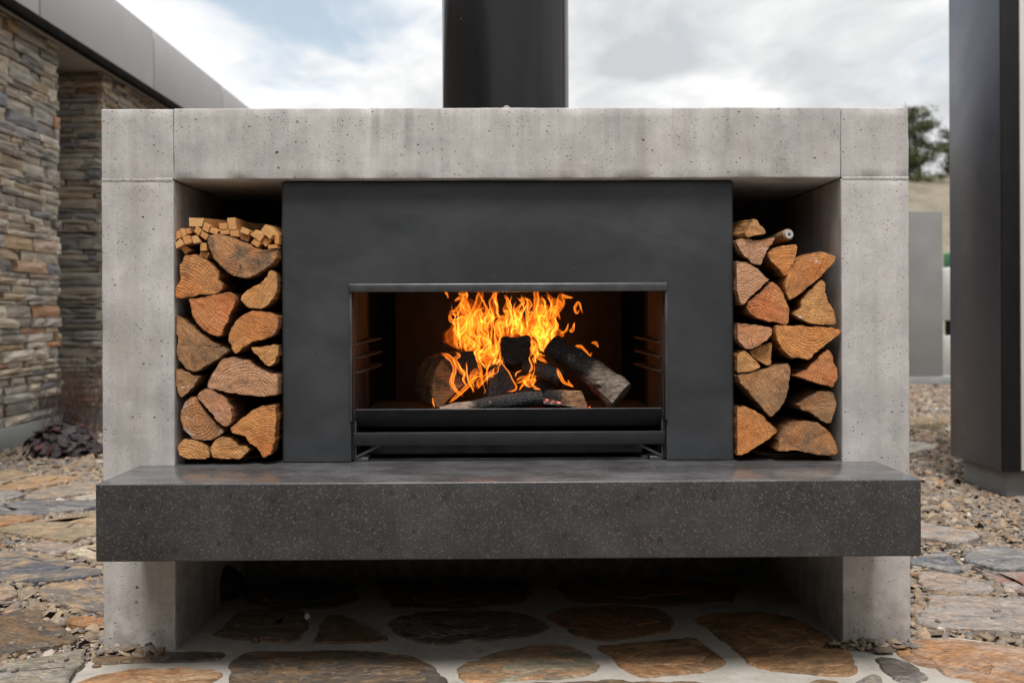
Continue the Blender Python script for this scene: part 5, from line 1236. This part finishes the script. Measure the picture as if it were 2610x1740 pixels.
# the light the flames throw into the firebox
fl_data = bpy.data.lights.new('fire_light', 'POINT'); fl_data.energy = 1.0; fl_data.color = (1.0, .42, .13); fl_data.shadow_soft_size = .05
fl_obj = bpy.data.objects.new('fire_light', fl_data); COL.objects.link(fl_obj); fl_obj.parent = fire; fl_obj.location = Vector((.02, .31, .735))-wloc(fire)
U = frng.uniform
for i in range(15): sheet(U(320, 880), U(560, 1000), U(.20, .29), U(.006, .018), U(.09, .17))
for i in range(15): sheet(U(1010, 1540), U(420, 820), U(.20, .30), U(.006, .018), U(.07, .14))
for i in range(16): sheet(U(300, 860), U(450, 1000), U(.20, .28), U(.0015, .004), U(.07, .15), 0, .40, .60, 9)
for i in range(16): sheet(U(1040, 1560), U(350, 850), U(.20, .28), U(.0015, .004), U(.06, .12), 0, .40, .60, 9)
for i in range(7): sheet(U(420, 690), U(1150, 1360), U(.115, .16), U(.003, .009), U(.05, .10), .35)
for i in range(7): sheet(U(1040, 1330), U(1060, 1290), U(.115, .16), U(.003, .009), U(.04, .08), .25)
for i in range(8): sheet(U(1240, 1440), U(620, 900), U(.20, .25), U(.005, .013), U(.05, .09))
for i in range(6): sheet(U(560, 840), U(900, 1120), U(.19, .24), U(.006, .014), U(.08, .12))
for i in range(5): sheet(U(880, 1040), U(420, 620), U(.22, .28), U(.005, .012), U(.06, .10))
LK = [([(400,1370),(300,1290),(260,1180),(290,1040),(260,930),(200,870),(110,830)],[20,35,35,45,60,60,10],.125),([(440,1140),(380,1080),(330,990),(290,910),(340,860),(300,820)],[5,40,50,40,40,10],.128),
 ([(210,1460),(300,1380),(420,1270),(520,1170),(600,1110)],[10,40,50,40,10],.12),([(260,1310),(230,1200),(250,1110),(270,1050)],[5,15,18,8],.12),([(1890,350),(1860,250),(1830,200),(1790,260),(1810,330),(1860,280)],[6,25,30,35,25,8],.22),
 ([(1630,90),(1680,130),(1770,140)],[20,40,8],.22),([(1600,590),(1680,550),(1710,450)],[10,30,6],.22),([(1720,560),(1760,540),(1785,440)],[30,45,6],.22),([(1770,750),(1850,770),(1920,840),(1950,890),(2010,820)],[20,80,80,50,8],.26),
 ([(1990,700),(2050,710),(2085,765)],[10,45,8],.25),([(165,60),(195,100),(205,150)],[30,25,5],.22),([(330,80),(390,115),(450,80)],[25,30,15],.24),([(280,190),(340,150),(390,160),(405,205)],[10,45,35,8],.24),
 ([(1560,1010),(1600,1100),(1650,1190),(1720,1230),(1780,1258)],[15,45,35,20,5],.10),([(1700,1160),(1720,1200),(1775,1255)],[5,22,5],.098),([(40,1520),(20,1450),(10,1380)],[5,18,5],.10),([(930,1310),(1020,1300),(1060,1255),(1020,1180),(960,1060),(880,960),(850,860)],[8,20,25,15,15,12,5],.125),
 ([(700,1230),(690,1060),(730,940),(740,910)],[10,20,20,5],.13),([(830,60),(785,120),(800,170),(835,270)],[10,60,40,15],.26),([(915,100),(960,200),(1000,300),(1050,420),(1040,510)],[30,40,50,75,20],.25),([(1100,180),(1130,158),(1240,170)],[25,40,10],.26),
 ([(1300,40),(1310,180),(1285,330)],[60,70,50],.26),([(1580,245),(1530,265),(1490,330),(1470,430)],[8,40,20,10],.25),([(380,170),(350,260),(300,330),(215,310)],[15,60,90,15],.25),([(225,330),(240,420),(330,440),(420,380)],[15,50,60,50],.25),
 ([(620,40),(600,140),(560,260),(500,360),(430,500),(350,590),(320,700)],[60,90,80,70,60,40,20],.24),([(300,450),(290,560),(300,680),(340,800)],[15,30,35,15],.235),([(750,250),(770,400),(750,560),(740,700)],[20,30,25,10],.23),
 ([(1370,120),(1350,280),(1390,420),(1360,560),(1400,700)],[30,110,150,100,20],.26),([(1240,640),(1300,560),(1330,430),(1310,300)],[15,60,70,20],.25),([(1610,420),(1570,330),(1530,300),(1540,430),(1580,560)],[15,45,50,35,10],.24),
 ([(350,800),(370,700),(440,640),(520,720),(600,620),(640,600)],[10,40,50,40,50,10],.22),([(560,900),(600,1000),(620,1120),(640,1250)],[15,50,40,10],.19),([(1240,640),(1260,780),(1340,880),(1450,960)],[15,60,60,15],.20),
 ([(1040,1210),(1150,1170),(1230,1110),(1260,1090)],[10,35,40,10],.12),([(1090,1300),(1140,1230),(1200,1150)],[10,30,10],.12),([(1250,1200),(1290,1260),(1370,1290)],[15,35,10],.118),([(1050,1130),(1060,1080),(1130,1040)],[8,18,6],.12)]
for p, w, dep in LK: lick(p, w, dep)
for i in range(7): sheet(U(360, 840), U(500, 1000), U(.22, .29), U(.020, .032), U(.10, .16), 0, .24, .16)
for i in range(6): sheet(U(1060, 1500), U(450, 800), U(.22, .29), U(.018, .030), U(.08, .12), 0, .24, .16)

#@@SMALL
# ================================================================== small loose things
def chip(px, size, label='small loose slate chip lying on a flagstone', name='stone_chip', cat='stone', group='loose chips lying on the flagstones', z0=.018, m=None, flatn=.35):
    c = G(*px, z0); r = np.random.default_rng(int(px[0]*7+px[1])); n = 7; a = r.uniform(0, 6.28); L, Wd, T = size*.5, size*.5*r.uniform(.5, .75), size*flatn*.5; V = []
    for z, s in ((0, .92), (T*.9, 1.0), (T*2, .68)):
        for i in range(n):
            th_ = 2*math.pi*i/n+r.uniform(-.2, .2); x, y = math.cos(th_)*L*s*r.uniform(.85, 1.1), math.sin(th_)*Wd*s*r.uniform(.85, 1.1)
            V.append((c[0]+x*math.cos(a)-y*math.sin(a), c[1]+x*math.sin(a)+y*math.cos(a), z0+.0004+z+r.normal(0, T*.08)))
    F = [tuple(range(n))[::-1], tuple(range(2*n, 3*n))]+[(k*n+i, k*n+(i+1) % n, k*n+n+(i+1) % n, k*n+n+i) for k in (0, 1) for i in range(n)]
    return tag(mk(name, V, F, m or M_gravel), label, cat, group)
cL3 = lambda p: crop(0, 1400, 4.612, p); cL2 = lambda p: crop(0, 1150, 5.227, p)
LB = {'dark': 'small loose slate chip on the dark red streaked flagstone', 'olive': 'small loose slate chip on the olive flagstone edged by mortar', 'gb': 'small loose slate chip on the long grey blue flagstone',
      'blue': 'single slate chip on the blue slate flagstone', 'pale': 'small loose slate chip on the pale pinkish grey flagstone', 'far': 'dark chip on the raised pale flagstone in the gravel'}
for cf, p, s_, k_ in ((cL3, (475,945), .018, 'dark'), (cL3, (680,1025), .020, 'dark'), (cL3, (130,1120), .022, 'dark'), (cL3, (600,1315), .022, 'olive'), (cL3, (780,1295), .024, 'olive'), (cL3, (175,1425), .022, 'olive'), (cL3, (35,1425), .018, 'olive'),
        (cL2, (630,715), .026, 'gb'), (cL2, (815,705), .030, 'gb'), (cL2, (940,655), .022, 'gb'), (cL2, (470,1400), .024, 'blue'), (cR, (2170,1092), .026, 'pale'), (cR, (2145,1135), .016, 'pale'), (cR, (1780,1160), .018, 'pale'), (cR, (1690,570), .020, 'far')):
    chip(one(cf, p), s_, LB[k_])
chip(one(cL3, (1140,1375)), .024, 'round brown dried leaf lying on the pale mortar', 'fallen_leaf', 'leaf', None, .0006, M_leaf, .25)
chip(one(cL, (1700,1290)), .034, 'curled dry leaf on the mortar under the hearth slab', 'fallen_leaf', 'leaf', None, .0006, M_leaf, .35)
chip(one(cM, (940,1358)), .016, 'tiny brown pebble on the mortar between patio stones', 'pebble', 'pebble', None, .0006, None, .7)
chip(one(cR, (1320,1345)), .020, 'brown pebble on the mortar by the foot of the pier', 'pebble', 'pebble', None, .0048, None, .6)
chip(one(cL, (2045,1140)), .020, 'pale pebble in the shade under the hearth slab', 'pebble', 'pebble', None, .0006, M_white, .7)
chip(one(cR, (740,1120)), .022, 'grey pebble in the shade beside the big rust stone', 'pebble', 'pebble', None, .0006, None, .6)
# crumb of mortar on the lintel in front of the flue
cx = P(1291, 268, .012); V, F = tube([(cx[0]-.009, .014, ZT+.001), (cx[0]-.003, .012, ZT+.003), (cx[0]+.003, .014, ZT+.003), (cx[0]+.009, .013, ZT+.001)], [.002, .0045, .005, .002], 7, .8, .5, 3)
tag(mk('mortar_crumb', V, F, M_mortar), 'small pale crumb of mortar on the lintel before the flue', 'crumb')
# rounded dark lump under the slab
b = G(552, 1538); V, F = [], []
bm = bmesh.new(); bmesh.ops.create_icosphere(bm, subdivisions=4, radius=1)
for v in bm.verts:
    q = np.array(v.co); v.co = Vector(q*np.array([.062, .060, .052])*(1+.10*pnoise(q[None]*1.6)[0]+.03*pnoise(q[None]*6)[0]))
me = bpy.data.meshes.new('rounded_lump'); bm.to_mesh(me); bm.free(); me.materials.append(M_rock)
o = bpy.data.objects.new('rounded_lump', me); COL.objects.link(o); o.location = (b[0], b[1]+.055, .044); tag(o, 'rounded black lump in deep shade under the hearth slab', 'lump')
# bleached weed growing by the left flagstone
b = np.array(G(*one(cL3, (705, 660)), .0)); V, F = [], []; r = np.random.default_rng(2)
for i in range(9):
    e = b+np.array([r.normal(0, .018), r.normal(0, .012), r.uniform(.015, .045)])
    v, f = tube([b, (b+e)/2+r.normal(0, .003, 3), e], [.0009, .0007, .0004], 4, caps=False); k = len(V); V += list(map(tuple, v)); F += [tuple(j+k for j in q) for q in f]
wd = mk('dry_weed', V, F, M_weed); tag(wd, 'tiny bleached dry weed sprouting beside a slate flagstone', 'weed')
# flat rock on the far gravel
b = G(2345, 1092); V = []; r = np.random.default_rng(9); n = 12
for z, s in ((-.01, 1.05), (.05, 1.0), (.075, .75)):
    for i in range(n):
        t = 2*math.pi*i/n; V.append((b[0]+.17*s*math.cos(t)*r.uniform(.9, 1.1), b[1]+.12*s*math.sin(t)*r.uniform(.9, 1.1), z+r.normal(0, .006)))
F = [tuple(range(2*n, 3*n))]+[(k*n+i, k*n+(i+1) % n, k*n+n+(i+1) % n, k*n+n+i) for k in (0, 1) for i in range(n)]
o = mk('rock', V, F, M_flag); o.color = C_['tan']+(1,); o['c2'] = C_['olive']; tag(o, 'flat tan rock lying on the gravel before the garden wall', 'rock')
